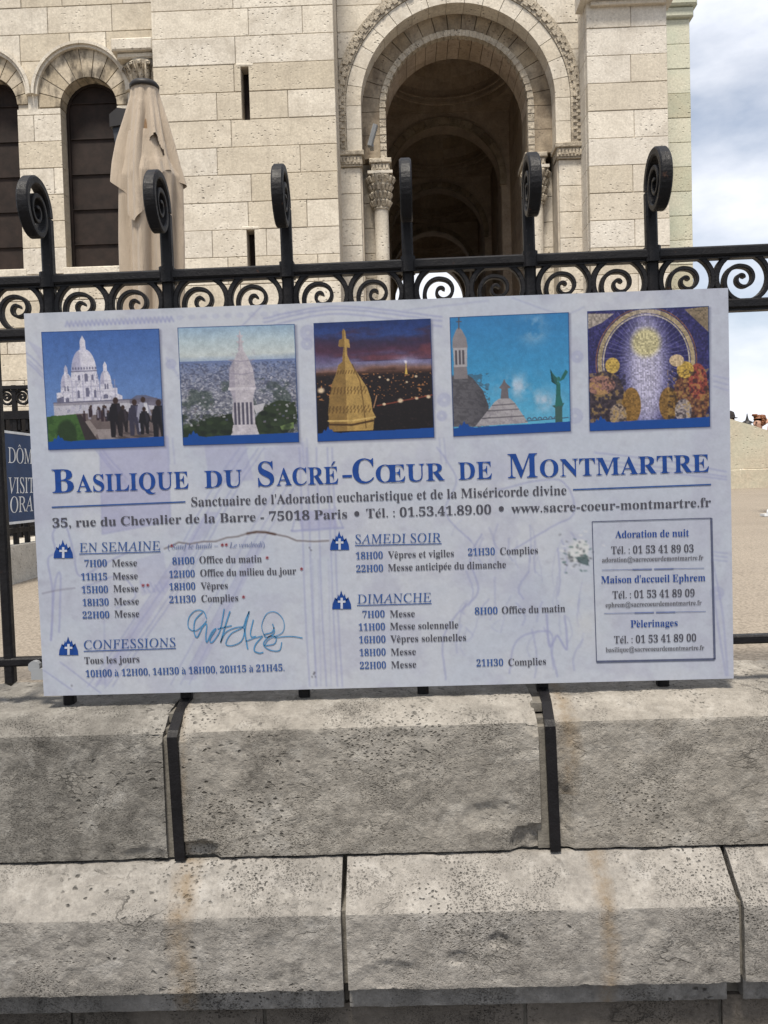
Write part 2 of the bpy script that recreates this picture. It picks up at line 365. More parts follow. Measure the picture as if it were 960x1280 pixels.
def cut(o, cutters):
    """boolean difference of o with a list of builders"""
    tmp = []
    for c in cutters:
        me = bpy.data.meshes.new('cutter'); me.from_pydata(c.v, [], c.f); bm = bmesh.new(); bm.from_mesh(me)
        bmesh.ops.remove_doubles(bm, verts=bm.verts, dist=1e-6); bmesh.ops.recalc_face_normals(bm, faces=bm.faces); bm.to_mesh(me); bm.free()
        co = bpy.data.objects.new('cutter', me); COL.objects.link(co); tmp.append(co)
        if o.parent: co.location = Vector(top(o).location)*0; me.transform(Matrix.Translation(-Vector(top(o).location))); co.parent = top(o)
        md = o.modifiers.new('b', 'BOOLEAN'); md.object = co; md.operation = 'DIFFERENCE'; md.solver = 'EXACT'
    me = evaluated(o); o.modifiers.clear(); o.data = me
    for c in tmp: bpy.data.objects.remove(c)
    return o

# ================================================================== THE GROUND
TILT = -0.0085           # the fence, wall and pavement climb very slightly to the right
GZ0 = 1.112
PARB = WY(940, 610, 14.0)
GS = (PARB.z-GZ0)/12.0
def gz(y): return GZ0+GS*(max(2.0, min(y, 16.0))-2.0)
mb = MB(); mb.box(-3000, 3000, -3000, 3000, -1.0, 0.0)
o = build('pavement', mb, M['asphalt']); o['kind'] = 'structure'
mb = MB()
pr = [(2.02, gz(2.0)), (16.0, gz(16)), (34, gz(16))]
XS = [-40, 40]
for i in range(2):
    mb.face([(-40, pr[i][0], pr[i][1]), (40, pr[i][0], pr[i][1]), (40, pr[i+1][0], pr[i+1][1]), (-40, pr[i+1][0], pr[i+1][1])] if i == 0 else
            [(-40, pr[i][0], pr[i][1]), (4.7, pr[i][0], pr[i][1]), (4.7, pr[i+1][0], pr[i+1][1]), (-40, pr[i+1][0], pr[i+1][1])])
mb.face([(-40, 34, 0), (4.7, 34, 0), (4.7, 34, gz(16)), (-40, 34, gz(16))])
mb.face([(4.7, 16, 0), (4.7, 34, 0), (4.7, 34, gz(16)), (4.7, 16, gz(16))])
mb.face([(4.7, 16, 0), (40, 16, 0), (40, 16, gz(16)), (4.7, 16, gz(16))])
mb.face([(-40, 2.02, 0), (40, 2.02, 0), (40, 2.02, gz(2)), (-40, 2.02, gz(2))])
o = build('terrace_ground', mb, M['ground'], fix=False); o['kind'] = 'structure'

# ================================================================== BASILICA
CH = .405
YP, YR, YA, YA2, YPL, YB = 13.0, 13.35, 13.8, 14.1, 13.2, 14.8
ZREF = WY(215, 118, YP).z
church = thing('basilica', 'pale limestone church front with round arched porch and arched windows behind the fence', 'church', (0, 13.0, gz(13)))
ZT = 11.5; ZG = gz(13)-.1
def ashlar(mb, x0, x1, z0, z1, y, depth, lo=.7, hi=1.5, seed=1, gap=.008, zr=ZREF, ch=CH, jit=.004, big=False):
    rnd = random.Random(seed); k = math.floor((z0-zr)/ch); row = 0
    while zr+k*ch < z1:
        a, b = max(z0, zr+k*ch), min(z1, zr+(k+1)*ch)
        x = x0 - (rnd.random()*.6 if x1-x0 > 1.2 else 0)
        if x1-x0 <= 1.2: cuts = [x0, x1] if (x1-x0 < .7 or row % 2) else [x0, x0+(x1-x0)*rnd.uniform(.45, .6), x1]
        else:
            cuts = [x0]
            while True:
                n = cuts[-1]+rnd.uniform(lo, hi)
                if n > x1-.3: break
                cuts.append(n)
            cuts.append(x1)
        for i in range(len(cuts)-1):
            if b-a > .03: mb.box(cuts[i]+gap/2, cuts[i+1]-gap/2, y+rnd.uniform(-jit, jit), y+depth, a+gap/2, b-gap/2, rnd.random(), ch=.006)
        k += 1; row += 1

# frame x-limits of each plane, read in metres
xP0, xP1 = WY(190, 60, YP).x, WY(421, 180, YP).x
xL0, xL1 = WY(735, 150, YPL).x, WY(835.5, 150, YPL).x
xB1 = WY(864, 150, YB).x
# --- windows of the recessed bay
def wgeo(px): c = WY(px, 132, YR); return c.x, c.z
WIN = [wgeo(110.5), wgeo(-14)]
WR = 35.5*YR/FPX; WSILL = WY(115, 333, YR).z
HC = WY(103, 117, YR); HOODS = [(HC.x, HC.z), (HC.x-(WIN[0][0]-WIN[1][0]), HC.z)]
HR = 62*YR/FPX
def arch_cutter(cx, cz, r, zb, y0, y1, n=28):
    c = MB(); pts = [(cx-r, zb), (cx+r, zb)]+[(cx+r*cos(pi*i/n), cz+r*sin(pi*i/n)) for i in range(n+1)]
    c.prism(pts, y0, y1); return c
mb = MB(); ashlar(mb, xP0-8.6, xP0+.02, ZG, ZT, YR, .2, .55, 1.1, 3, zr=WY(60, 76, YR).z)
o = build('bay_wall', mb, M['church'], church)
cu = [arch_cutter(hx, hz, HR-.07, WIN[0][1]-.02, YR-.5, YR+.5) for hx, hz in HOODS]
cu += [arch_cutter(cx, cz, WR, WSILL, YR-.5, YR+.5) for cx, cz in WIN]
for cx in (WIN[1][0]-1.55,): pass
cut(o, cu)
mb = MB(); mb.box(xP0-8.62, xP0+.05, YR+.03, YR+.6, ZG, ZT)
o = build('bay_core', mb, M['mortar'], church); cut(o, [arch_cutter(cx, cz, WR+.012, WSILL-.01, YR-.5, YR+1.0) for cx, cz in WIN])
vx = (HOODS[0][0]+HOODS[1][0])/2
for wi, (cx, cz) in enumerate(WIN):
    w = MB(); n = 11
    for i in range(n):
        a0, a1 = pi*i/n, pi*(i+1)/n; g = .007/WR
        hx, hz = HOODS[wi]
        def ro(a_):
            ux, uz = cos(a_), sin(a_); dx, dz = cx-hx, cz-hz; bb = dx*ux+dz*uz; cq = dx*dx+dz*dz-(HR-.072)**2
            r_ = -bb+sqrt(bb*bb-cq)
            return min(r_, (HOODS[0][0]-vx)/max(.05, abs(ux))+.0)
        sg = 4; pin = [(cx+WR*cos(a0+g+(a1-a0-2*g)*q/sg), cz+WR*sin(a0+g+(a1-a0-2*g)*q/sg)) for q in range(sg+1)]
        pou = [(cx+ro(a_)*cos(a_), cz+ro(a_)*sin(a_)) for a_ in [a1-g*.6-(a1-a0-1.2*g)*q/sg for q in range(sg+1)]]
        w.prism(pin+pou, YR+.006, YR+.25, random.random()*.8)
    f = build('window', w, M['voussoir'], church, label='round arched window with sooty wedge stones, '+('beside the folded parasol' if wi == 0 else 'cut by the left edge of the picture'))
    p = MB(); pts = [(cx-WR-.03, WSILL-.03), (cx+WR+.03, WSILL-.03)]+[(cx+(WR+.03)*cos(pi*i/24), cz+(WR+.03)*sin(pi*i/24)) for i in range(25)]
    p.prism(pts, YR+.30, YR+.34); build('pane', p, M['pane'], f)
    b = MB(); z = WSILL+.42
    while z < cz+.2:
        b.box(cx-WR, cx+WR, YR+.275, YR+.31, z-.008, z+.008); z += .545
    b.arc(cx, cz, WR-.035, WR+.01, 0, pi, YR+.262, YR+.305, 20)
    for sx in (-1, 1): b.box(min(cx+sx*(WR-.035), cx+sx*(WR+.01)), max(cx+sx*(WR-.035), cx+sx*(WR+.01)), YR+.262, YR+.305, WSILL, cz)
    build('glazing_bar', b, M['pane'], f)
    s = MB(); s.box(cx-WR-.05, cx+WR+.05, YR-.012, YR+.3, WSILL-.12, WSILL-.004, .8, ch=.01); build('sill', s, M['church'], f)
# hood mouldings
vx = (HOODS[0][0]+HOODS[1][0])/2
for hi, (hx, hz) in enumerate(HOODS):
    half = math.acos(min(1, (HOODS[0][0]-vx)/(HR-.03)))
    h = MB()
    for r0, r1, dy in ((HR-.085, HR-.045, .05), (HR-.045, HR, .085)):
        nseg = 8
        for i in range(nseg):
            a0 = half+(pi-2*half)*i/nseg; a1 = half+(pi-2*half)*(i+1)/nseg
            h.arc(hx, hz, r0, r1, a0+.003, a1-.003, YR-dy, YR+.1, 4, .4+.5*random.random())
    build('hood_moulding', h, M['church'], church)
# capital and shaft in the corner of the recess
cc = WY(170, 100, YR-.12); c = MB()
capx, capy = xP0-.26, YR-.02
zt = WY(170, 75, YR).z
c.box(capx-.36, xP0-.004, YR-.34, YR+.05, zt-.01, zt+.17, .75, ch=.02)
c.box(capx-.30, xP0-.006, YR-.27, YR+.05, zt-.10, zt-.014, .3, ch=.02)
co = build('corner_capital', c, M['church'], church)
c = MB(); c.lathe(capx+.05, capy, [(.12, zt-.58), (.15, zt-.55), (.13, zt-.52), (.15, zt-.40), (.20, zt-.25), (.27, zt-.13), (.25, zt-.10)], 20)
for a in range(-5, 6):
    an = -pi/2+a*.42
    c.tube([(capx+.05+.16*cos(an), capy+.16*sin(an), zt-.50), (capx+.05+.22*cos(an), capy+.22*sin(an), zt-.33), (capx+.05+.31*cos(an), capy+.31*sin(an), zt-.16), (capx+.05+.33*cos(an), capy+.33*sin(an), zt-.22)], [.03, .045, .04, .02], 6)
build('leaf_carving', c, M['carved'], co, smooth=True)
c = MB(); c.lathe(capx+.05, capy, [(.13, ZG), (.13, zt-.58)], 20); build('corner_shaft', c, M['church'], church, smooth=True)

# --- projecting tower face with two slit windows
mb = MB(); ashlar(mb, xP0, xP1, ZG, ZT, YP, .2, .75, 1.45, 11)
o = build('tower_wall', mb, M['church'], church)
SL = []
for (px, ya, yb) in ((305.5, 83, 150), (313, 287, 350)):
    a, b = WY(px, ya, YP), WY(px+1.8, yb, YP); SL.append((a.x, b.z, a.z))
cu = []
for x, z0, z1 in SL:
    q = MB(); q.box(x-.062, x+.062, YP-.3, YP+.9, z0, z1); cu.append(q)
cut(o, cu)
mb = MB(); mb.box(xP0+.004, xP1-.012, YP+.022, YP+.9, ZG, ZT)
o = build('tower_core', mb, M['mortar'], church)
cu = []
for x, z0, z1 in SL:
    q = MB(); q.box(x-.058, x+.058, YP-.3, YP+.7, z0+.003, z1-.003); cu.append(q)
cut(o, cu)
for x, z0, z1 in SL:
    q = MB(); q.box(x-.13, x+.13, YP-.008, YP+.1, z1+.004, z1+.05, .95, ch=.01); f = build('slit_window', q, M['church'], church)
    q = MB(); q.box(x-.056, x+.056, YP+.25, YP+.28, z0+.005, z1-.005); build('pane', q, M['pane'], f)
# side of the tower towards the porch: ashlar turned 90 degrees
mb = MB(); rnd = random.Random(5); k = math.floor((ZG-ZREF)/CH)
while ZREF+k*CH < ZT:
    a, b = max(ZG, ZREF+k*CH), ZREF+(k+1)*CH
    mb.box(xP1-.012, xP1-.002, YP+.008, YA+.2, a+.005, b-.005, .35+.3*rnd.random()); k += 1
build('tower_return', mb, M['church'], church)

# --- porch bay: the wall round the arch
AC = WY(572, 128, YA); acx, acz = AC.x, AC.z
pm = YA/FPX
R1, R2, R3 = 151*pm, 137*pm, 119*pm
mb = MB(); ashlar(mb, xP1, xL0+.02, ZG, ZT, YA, .2, .6, 1.1, 21)
o = build('porch_wall', mb, M['church'], church)
ZI = WY(572, 186, YA).z                      # springing line
cut(o, [arch_cutter(acx, acz, R1-.02, ZG-.2, YA-.5, YA+.6, 40)])
mb = MB(); mb.box(xP1-.05, xL0+.1, YA+.02, YA+.55, ZG, ZT)
o = build('porch_core', mb, M['mortar'], church); cut(o, [arch_cutter(acx, acz, R3+.01, ZG-.2, YA-.5, YA+.9, 40)])
# carved outer band
mb = MB(); n = 26
for i in range(n):
    a0, a1 = pi*i/n, pi*(i+1)/n
    mb.arc(acx, acz, R2+.006, R1, a0+.002, a1-.002, YA-.05, YA+.3, 3)
rnd = random.Random(8)
for i in range(90):
    a = pi*(i+.5)/90; r = R2+.05+(R1-R2-.1)*(.3+.4*(i % 2)); s = rnd.uniform(.028, .045)
    mb.arc(acx, acz, r-s, r+s, a-s/r, a+s/r, YA-.05-rnd.uniform(.012, .03), YA-.04, 1)
for sx, xa, xb in ((-1, acx-R1, acx-R2-.006), (1, acx+R2+.006, acx+R1)):
    mb.box(xa, xb, YA-.05, YA+.3, ZI, acz-.002)
    for i in range(14):
        z = ZI+(acz-ZI)*(i+.5)/14; mb.box(xa+.03+.05*(i % 2), xa+.10+.05*(i % 2), YA-.07, YA-.04, z-.02, z+.02)
build('carved_band', mb, M['carved'], church)
mb = MB(); n = 17
for i in range(n):
    a0, a1 = pi*i/n, pi*(i+1)/n
    mb.arc(acx, acz, R3, R2, a0+.003, a1-.003, YA-.03, YA+.32, 4, .3+.7*random.random())
for xa, xb in ((acx-R2, acx-R3), (acx+R3, acx+R2)):
    nn = 2
    for i in range(nn): mb.box(xa, xb, YA-.03, YA+.32, ZI+(acz-ZI)*i/nn+.004, ZI+(acz-ZI)*(i+1)/nn-.004, .4+.5*random.random())
build('arch_ring', mb, M['church'], church)
# second, recessed order with its carved edge
pm2 = YA2/FPX; A2 = WY(570.5, 136, YA2); a2x, a2z = A2.x, A2.z
S1, S2, S3 = R3+.12, 95*pm2, 87*pm2
YE = YA2+.75
mb = MB(); n = 19
for i in range(n):
    a0, a1 = pi*i/n, pi*(i+1)/n
    mb.arc(a2x, a2z, S2, S1, a0+.004, a1-.004, YA2, YE-.3, 4, .0+.7*random.random())
for sx in (-1, 1):
    xa, xb = sorted((a2x+sx*S2, a2x+sx*S1)); nn = 2
    for i in range(nn):
        mb.box(xa, xb, YA2, YE-.3, ZI+(a2z-ZI)*i/nn+.004, ZI+(a2z-ZI)*(i+1)/nn-.004, .3+.5*random.random())
    xa, xb = sorted((a2x+sx*(S3+.01), a2x+sx*(S2+.02)))
    mb.box(xa, xb, YA2+.08, YE, ZI, a2z-.003, .4)
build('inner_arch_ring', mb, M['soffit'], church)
mb = MB()
for i in range(n): mb.arc(a2x, a2z, S3+.01, S2+.02, pi*i/n+.004, pi*(i+1)/n-.004, YA2+.101, YE, 4, random.random())
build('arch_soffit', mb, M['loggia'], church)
mb = MB(); n = 64
for i in range(n):
    a0, a1 = pi*i/n, pi*(i+1)/n; s = .010 if i % 2 else .0
    mb.arc(a2x, a2z, S3+s, S2-.004, a0+.001, a1-.001, YA2-.03+s, YA2+.10, 1)
for sx in (-1, 1):
    xa, xb = sorted((a2x+sx*S3, a2x+sx*(S2-.004))); nn = 12
    for i in range(nn):
        s = .008 if i % 2 else 0
        mb.box(xa, xb, YA2-.03+s, YA2+.10, ZI+(a2z-ZI)*i/nn+.003, ZI+(a2z-ZI)*(i+1)/nn-.003)
build('carved_edge', mb, M['carved'], church)
# imposts, piers, columns
def impost(x0, x1, y0, y1, z):
    m_ = MB()
    m_.box(x0-.05, x1+.05, y0-.07, y1, z-.075, z, .8, ch=.012); m_.box(x0-.02, x1+.02, y0-.035, y1, z-.205, z-.079, .3)
    m_.box(x0-.01, x1+.01, y0-.02, y1, z-.235, z-.209, .7); r = random.Random(3)
    xx = x0
    while xx < x1-.03:
        m_.box(xx, xx+.035, y0-.05, y0-.03, z-.19+.03*r.random(), z-.10); xx += .055
    return m_
for sx in (-1, 1):
    xa, xb = sorted((acx+sx*(R3+.02), acx+sx*(R1-.005)))
    build('impost', impost(xa, xb, YA-.05, YA+.3, ZI), M['carved'], church)
    p = MB(); k = 0; z = ZI-.24
    while z > ZG:
        p.box(xa+.015, xb-.015, YA-.028, YA+.32, max(ZG, z-CH)+.004, z-.004, .4+.5*random.random(), ch=.006); z -= CH
    build('pier', p, M['church'], church)
    p = MB(); z = ZI-.24         # the stepped jamb behind the column
    xa2, xb2 = sorted((a2x+sx*(S3+.13), a2x+sx*(S1+.1)))
    while z > ZG:
        p.box(xa2, xb2, YA2+.18, YE+.1, max(ZG, z-CH)+.004, z-.004, .2+.5*random.random(), ch=.006); z -= CH
    build('door_jamb', p, M['church'], church)
    xa3, xb3 = sorted((a2x+sx*(S3-.02), a2x+sx*(S2+.13)))
    build('impost', impost(xa3, xb3, YA2-.04, YE+.05, ZI-.02), M['carved'], church)
    ccx, ccy = a2x+sx*(S3+.115), YA2+.08
    zc = ZI-.26
    q = MB(); q.lathe(ccx, ccy, [(.115, ZG), (.115, zc-.52)], 22)
    z = zc-.52-CH*.7
    colm = build('column', q, M['church'], church, smooth=True)
    q = MB(); q.lathe(ccx, ccy, [(.125, zc-.55), (.135, zc-.53), (.12, zc-.505), (.125, zc-.42), (.14, zc-.25), (.19, zc-.08), (.205, zc)], 22)
    r = random.Random(4)
    for lvl in range(4):
        for a in range(14):
            an = 2*pi*(a+.5*(lvl % 2))/14; rr = [.128, .14, .155, .19][lvl]; zz = zc-.44+.125*lvl; s = .026
            q.tube([(ccx+rr*cos(an), ccy+rr*sin(an), zz-.05), (ccx+(rr+.035)*cos(an), ccy+(rr+.035)*sin(an), zz+.02), (ccx+(rr+.03)*cos(an), ccy+(rr+.03)*sin(an), zz+.06)], [.02, .028, .01], 5)
    build('capital', q, M['carved'], colm)
    q = MB(); q.box(ccx-.20, ccx+.20, ccy-.17, ccy+.2, zc+.004, zc+.05, .6); build('abacus', q, M['church'], colm)

# --- right-hand pilaster and the further buttress
mb = MB(); ashlar(mb, xL0, xL1, ZG, ZT, YPL, .15, .5, .7, 31)
build('pilaster_wall', mb, M['church_side'], church)
mb = MB(); mb.box(xL0+.012, xL1-.012, YPL+.02, YA+1.2, ZG, ZT); build('pilaster_core', mb, M['mortar'], church)
for xr0, xr1, yr in ((xL0, xL0+.01, YA+.05), (xL1-.01, xL1, YA+1.2)):
    mb = MB(); k = math.floor((ZG-ZREF)/CH); rnd = random.Random(9)
    while ZREF+k*CH < ZT:
        mb.box(xr0, xr1, YPL+.17, yr, max(ZG, ZREF+k*CH)+.005, ZREF+(k+1)*CH-.005, .5+.3*rnd.random()); k += 1
    build('pilaster_return', mb, M['church_side'], church)
zc = WY(785, 2, YPL).z
mb = MB(); mb.box(xL0-.10, xL1+.10, YPL-.16, YPL+.3, zc, zc+.32, .6, ch=.03); mb.box(xL0+.06, xL1-.02, YPL-.07, YPL+.2, zc-.07, zc-.004, .2, ch=.01)
build('cornice', mb, M['church_side'], church)
mb = MB(); ashlar(mb, xL1-.3, xB1, ZG, ZT, YB, .15, .6, .9, 41, zr=WY(850, 55, YB).z)
build('buttress_wall', mb, M['church_green'], church)
mb = MB(); mb.box(xL1-.3, xB1-.012, YB+.02, YB+1.6, ZG, ZT); build('buttress_core', mb, M['mortar'], church)
zc = WY(865, 22, YB).z
mb = MB(); mb.box(xL1-.3, xB1+.05, YB-.06, YB+1.6, zc, zc+.16, .6, ch=.02); mb.box(xL1-.3, xB1+.10, YB-.12, YB+1.65, zc+.164, zc+.36, .6, ch=.03)
build('cornice', mb, M['church_green'], church)

# --- loggia seen through the porch arch: four domed bays
zv = WY(571, 50, YE).z                       # crown of the arches
lx0, lx1 = a2x-1.36, a2x+1.36; LR = 1.18; LY0 = YE+.1; BAY = 3.85; NB = 4
zs = zv-LR
def plate(m_, y0, y1, r, ztop, tone):
    n = 24
    for y in (y0, y1):
        for i in range(n):
            a0, a1 = pi*i/n, pi*(i+1)/n
            def outp(a):
                c_, s_ = cos(a), sin(a); t = min(1.7/abs(c_) if abs(c_) > 1e-6 else 1e9, (ztop+.33-zs)/s_ if s_ > 1e-6 else 1e9); return (a2x+t*c_, y, zs+t*s_)
            m_.face([(a2x+r*cos(a0), y, zs+r*sin(a0)), outp(a0), outp(a1), (a2x+r*cos(a1), y, zs+r*sin(a1))], tone)
        for sx in (-1, 1): m_.face([(a2x+sx*r, y, ZG), (a2x+sx*1.5, y, ZG), (a2x+sx*1.5, y, zs), (a2x+sx*r, y, zs)], tone)
    for i in range(n):
        a0, a1 = pi*i/n, pi*(i+1)/n
        m_.face([(a2x+r*cos(a0), y0, zs+r*sin(a0)), (a2x+r*cos(a1), y0, zs+r*sin(a1)), (a2x+r*cos(a1), y1, zs+r*sin(a1)), (a2x+r*cos(a0), y1, zs+r*sin(a0))], tone+random.uniform(-.25, .25))
    for sx in (-1, 1): m_.face([(a2x+sx*r, y0, ZG), (a2x+sx*r, y1, ZG), (a2x+sx*r, y1, zs), (a2x+sx*r, y0, zs)], tone)
ZC = zv+.22
mb = MB()
for b in range(NB):
    y0 = LY0+b*BAY; y1 = y0+BAY
    w = MB(); plate(w, y1-.55, y1, LR, ZC+.02, .75)
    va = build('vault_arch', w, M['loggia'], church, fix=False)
    w = MB(); nn = 15
    for i in range(nn): w.arc(a2x, zs, LR-.025, LR+.11, pi*i/nn+.004, pi*(i+1)/nn-.004, y1-.62, y1-.50, 3, random.random())
    w.box(a2x-LR-.10, a2x-LR+.03, y1-.61, y1-.50, zs-.12, zs); w.box(a2x+LR-.03, a2x+LR+.10, y1-.61, y1-.50, zs-.12, zs)
    build('vault_rib', w, M['soffit'], va)
    yc = (y0+y1-.55)/2; ry = (BAY-.55)/2-.02; rx = 1.33
    d = MB(); n = 40
    def el(r, a): return (a2x+rx*r*cos(a), yc+ry*r*sin(a))
    for i in range(n):                     # flat web from the ellipse to the rectangle
        a0, a1 = 2*pi*i/n, 2*pi*(i+1)/n
        def rc(a):
            c_, s_ = cos(a), sin(a); t = min(1.6/(rx*abs(c_)) if abs(c_) > 1e-6 else 1e9, (ry+.25)/(ry*abs(s_)) if abs(s_) > 1e-6 else 1e9); return (a2x+rx*t*c_, yc+ry*t*s_)
        p0, p1, q0, q1 = el(1, a0), el(1, a1), rc(a0), rc(a1)
        d.face([(*p0, ZC), (*p1, ZC), (*q1, ZC), (*q0, ZC)], .4)
    LV = [(1, 0), (1.0, .16), (.96, .2), (.96, .42), (.90, .62), (.78, .82), (.62, .98), (.42, 1.1), (.2, 1.17), (.02, 1.2)]
    for j in range(len(LV)-1):
        for i in range(n):
            a0, a1 = 2*pi*i/n, 2*pi*(i+1)/n
            t = random.Random(j*17+i//3+b*131+(j % 2)*7).random()
            d.face([(*el(LV[j][0], a0), ZC+LV[j][1]), (*el(LV[j][0], a1), ZC+LV[j][1]), (*el(LV[j+1][0], a1), ZC+LV[j+1][1]), (*el(LV[j+1][0], a0), ZC+LV[j+1][1])], t)
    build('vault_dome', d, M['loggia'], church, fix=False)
    r_ = MB()
    for rr, zz, s in ((.97, ZC+.16, .055), (.93, ZC+.24, .03)):
        pts = [(*el(rr, 2*pi*i/n), zz) for i in range(n)]
        r_.sweep(pts, (0, 0, 1), s*1.4, s, True)
    build('dome_ring', r_, M['loggia'], church)
yend = LY0+NB*BAY
for sx, x in ((-1, lx0), (1, lx1)):
    mb = MB()
    xa, xb = sorted((x, x+sx*.4)); k = math.floor((ZG-ZREF)/CH)
    while ZREF+k*CH < ZC:
        a, b = max(ZG, ZREF+k*CH), min(ZC+.05, ZREF+(k+1)*CH); y = LY0-.3-random.random()*.5
        while y < yend:
            l = random.uniform(.7, 1.3); ya, yb = max(y, LY0-.28), min(y+l, yend)
            if yb-ya > .02: mb.box(xa, xb, ya+.004, yb-.004, a+.004, b-.004, random.random())
            y += l
        k += 1
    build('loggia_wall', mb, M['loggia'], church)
    mb = MB(); mb.box(min(x+sx*.012, x+sx*.5), max(x+sx*.012, x+sx*.5), LY0-.24, yend-.01, ZG, ZC+.3); build('loggia_core', mb, M['mortar'], church)
mb = MB(); mb.box(lx0-.42, lx1+.42, LY0-.25, yend, ZC+1.3, ZC+1.7)  # unseen church bulk and loggia roof, added to keep light and sky out
mb.box(lx0-.9, lx0-.41, LY0-.25, yend, ZG, ZC+1.75); mb.box(lx1+.41, lx1+.9, LY0-.25, yend, ZG, ZC+1.75)
mb.box(-12.1, lx0-.95, 13.96, 30, ZG, ZT); mb.box(lx0-.9, lx1+.9, YE-.05, LY0+.1, ZC+.03, ZT)
mb.box(xL0-.1, xL0+.9, YA+.56, LY0+.5, ZG, ZT); mb.box(xP1-.2, lx0-.02, YA+.56, LY0, ZG, ZT)
build('unseen_mass', mb, M['church_side'], church)
# small lamp on the impost ledge
lp = WY(466, 172, YA-.02)
mb = MB(); mb.sweep([(lp.x-.05, YA-.1, lp.z-.17), (lp.x+.05, YA-.16, lp.z+.13)], (0, 1, 0), .12, .075); mb.box(lp.x-.05, lp.x+.01, YA-.13, YA+.05, lp.z-.18, lp.z-.13)
build('spotlight', mb, M['ledge'], church)

# ================================================================== PARAPET, STEPS at the right
YPA = 14.0
pts = [(905, 521), (921, 526), (944, 532.5), (953, 536), (975, 541), (1040, 556)]
P3 = [WY(x, y, YPA) for x, y in pts]
pa = thing('stone_parapet', 'sand coloured stone parapet with a sloping top at the far right of the terrace', 'wall', (P3[0].x, YPA, gz(YPA)))
x0, x1 = WY(870, 530, YPA).x, P3[-1].x
zl = WY(930, 586, YPA).z
outl = [(x0, zl), (x1, zl), (x1, P3[-1].z)]+[(p.x, p.z) for p in P3[::-1][1:]]+[(x0, P3[0].z+.06)]
mb = MB(); mb.prism(outl, YPA, YPA+.35); build('upper_course', mb, M['parapet'], pa)
mb = MB(); mb.box(x0-.02, x1+.02, YPA-.03, YPA+.38, gz(YPA)-.05, zl-.006, ch=.012); build('plinth_course', mb, M['parapet'], pa)
zst = .93
mb = MB(); mb.box(4.75, 12, 16.02, 20, 0, zst-.3); mb.box(4.75, 12, 16.01, 18.2, zst-.3, zst-.15); mb.box(4.75, 12, 16.006, 17.6, zst-.15, zst)
o = build('steps', mb, M['curb']); o['kind'] = 'structure'

# ================================================================== LEFT: curb wall with its fence and the navy sign
XC = -1.92
cz0 = WX(30, 739, XC)
# ================================================================== WALL UNDER THE FENCE
YF = 1.88
zf = WY(455, 866, YF).z; z_e = WY(455, 909, 1.74).z; z_b = WY(455, 1071, 1.74).z
z_c = WY(455, 1143, 1.65).z; z_d = WY(455, 1238, 1.65).z; z_l = WY(455, 1257, 1.685).z
wall = thing('retaining_wall', 'weathered grey limestone wall carrying the black fence in the foreground', 'wall', (0, YF, 0), (0, TILT, 0))
def rough_prism(name, x0, x1, prof, nfront, mat, tone, chips=(), res=.005, amp=.0019, seed=0, worn=.0012, parent=wall):
    """prof: closed (y,z) polygon, its first nfront points are the visible ones, gone over finely and worn"""
    fr = []; corner = []
    for i in range(nfront-1):
        (ya, za), (yb, zb) = prof[i], prof[i+1]; L = math.hypot(yb-ya, zb-za); n = max(1, round(L/res))
        for j in range(n): fr.append((ya+(yb-ya)*j/n, za+(zb-za)*j/n)); 
    fr.append(prof[nfront-1]); back = list(prof[nfront:])
    nx = max(2, round((x1-x0)/res)); nf = len(fr); loop = fr+back; L = len(loop)
    cor = []
    for (pa_, pb_, pc_) in zip(prof[:nfront-2], prof[1:nfront-1], prof[2:nfront]):
        u = Vector((pb_[0]-pa_[0], pb_[1]-pa_[1])); w = Vector((pc_[0]-pb_[0], pc_[1]-pb_[1]))
        if u.angle(w) > .45: cor.append(Vector((0, pb_[0], pb_[1])))
    vs = []; 
    # normals of the front line
    nrm = []
    for i in range(nf):
        a = fr[max(0, i-1)]; b = fr[min(nf-1, i+1)]; t = Vector((0, b[0]-a[0], b[1]-a[1])).normalized(); nrm.append(Vector((0, -t.z, t.y)) if False else Vector((0, t.z, -t.y)))
    if nrm[nf//2].y > 0: nrm = [-q for q in nrm]
    so = Vector((seed*3.7, seed*1.3, 0))
    for i in range(nx+1):
        x = x0+(x1-x0)*i/nx
        for j, (y, z) in enumerate(loop):
            p = Vector((x, y, z))
            if j < nf:
                q = p+so
                d = amp*(noise.fractal(q*22, 1.0, 2.0, 4)+.6*noise.fractal(q*75, 1.0, 2.0, 3))
                e = min([(p-Vector((x, c.y, c.z))).length for c in cor] or [1]); e2 = min(x-x0, x1-x); e3 = min(j, nf-1-j)*res
                wz = (.6+.8*abs(noise.noise(q*9)))
                for ee in (e, e2, e3):
                    if ee < .007: d -= worn*wz*(1-ee/.007)**2
                pn = noise.noise(q*34+Vector((9, 3, 1)))
                if pn > .42: d -= .008*(pn-.42)
                for (cx_, cz_, rx_, rz_, dep) in chips:
                    k = ((x-cx_)/rx_)**2+((z-cz_)/rz_)**2
                    if k < 1.6:
                        k += .5*noise.noise(q*30)
                        if k < 1: d -= dep*(1-max(0, k))**.65*(1+.55*noise.fractal(q*38, 1, 2, 3))
                p = p+nrm[j]*d
            vs.append(p)
    fs = []
    for i in range(nx):
        for j in range(L): k = (j+1) % L; fs.append((i*L+j, i*L+k, (i+1)*L+k, (i+1)*L+j))
    fs += [tuple(range(L))[::-1], tuple(nx*L+j for j in range(L))]
    m_ = MB(); m_.add(vs, fs, tone); o = build(name, m_, mat, parent, smooth=True); o.data.set_sharp_from_angle(angle=radians(28))
    return o
TZ = lambda x: x*-sin(TILT)
sxs = [WY(218, 990, 1.74).x, WY(689, 990, 1.74).x]
bl = sxs[1]-sxs[0]
edges = [sxs[0]-bl*.98, sxs[0], sxs[1], sxs[1]+bl*1.0]
g = .0135
YK = 2.06
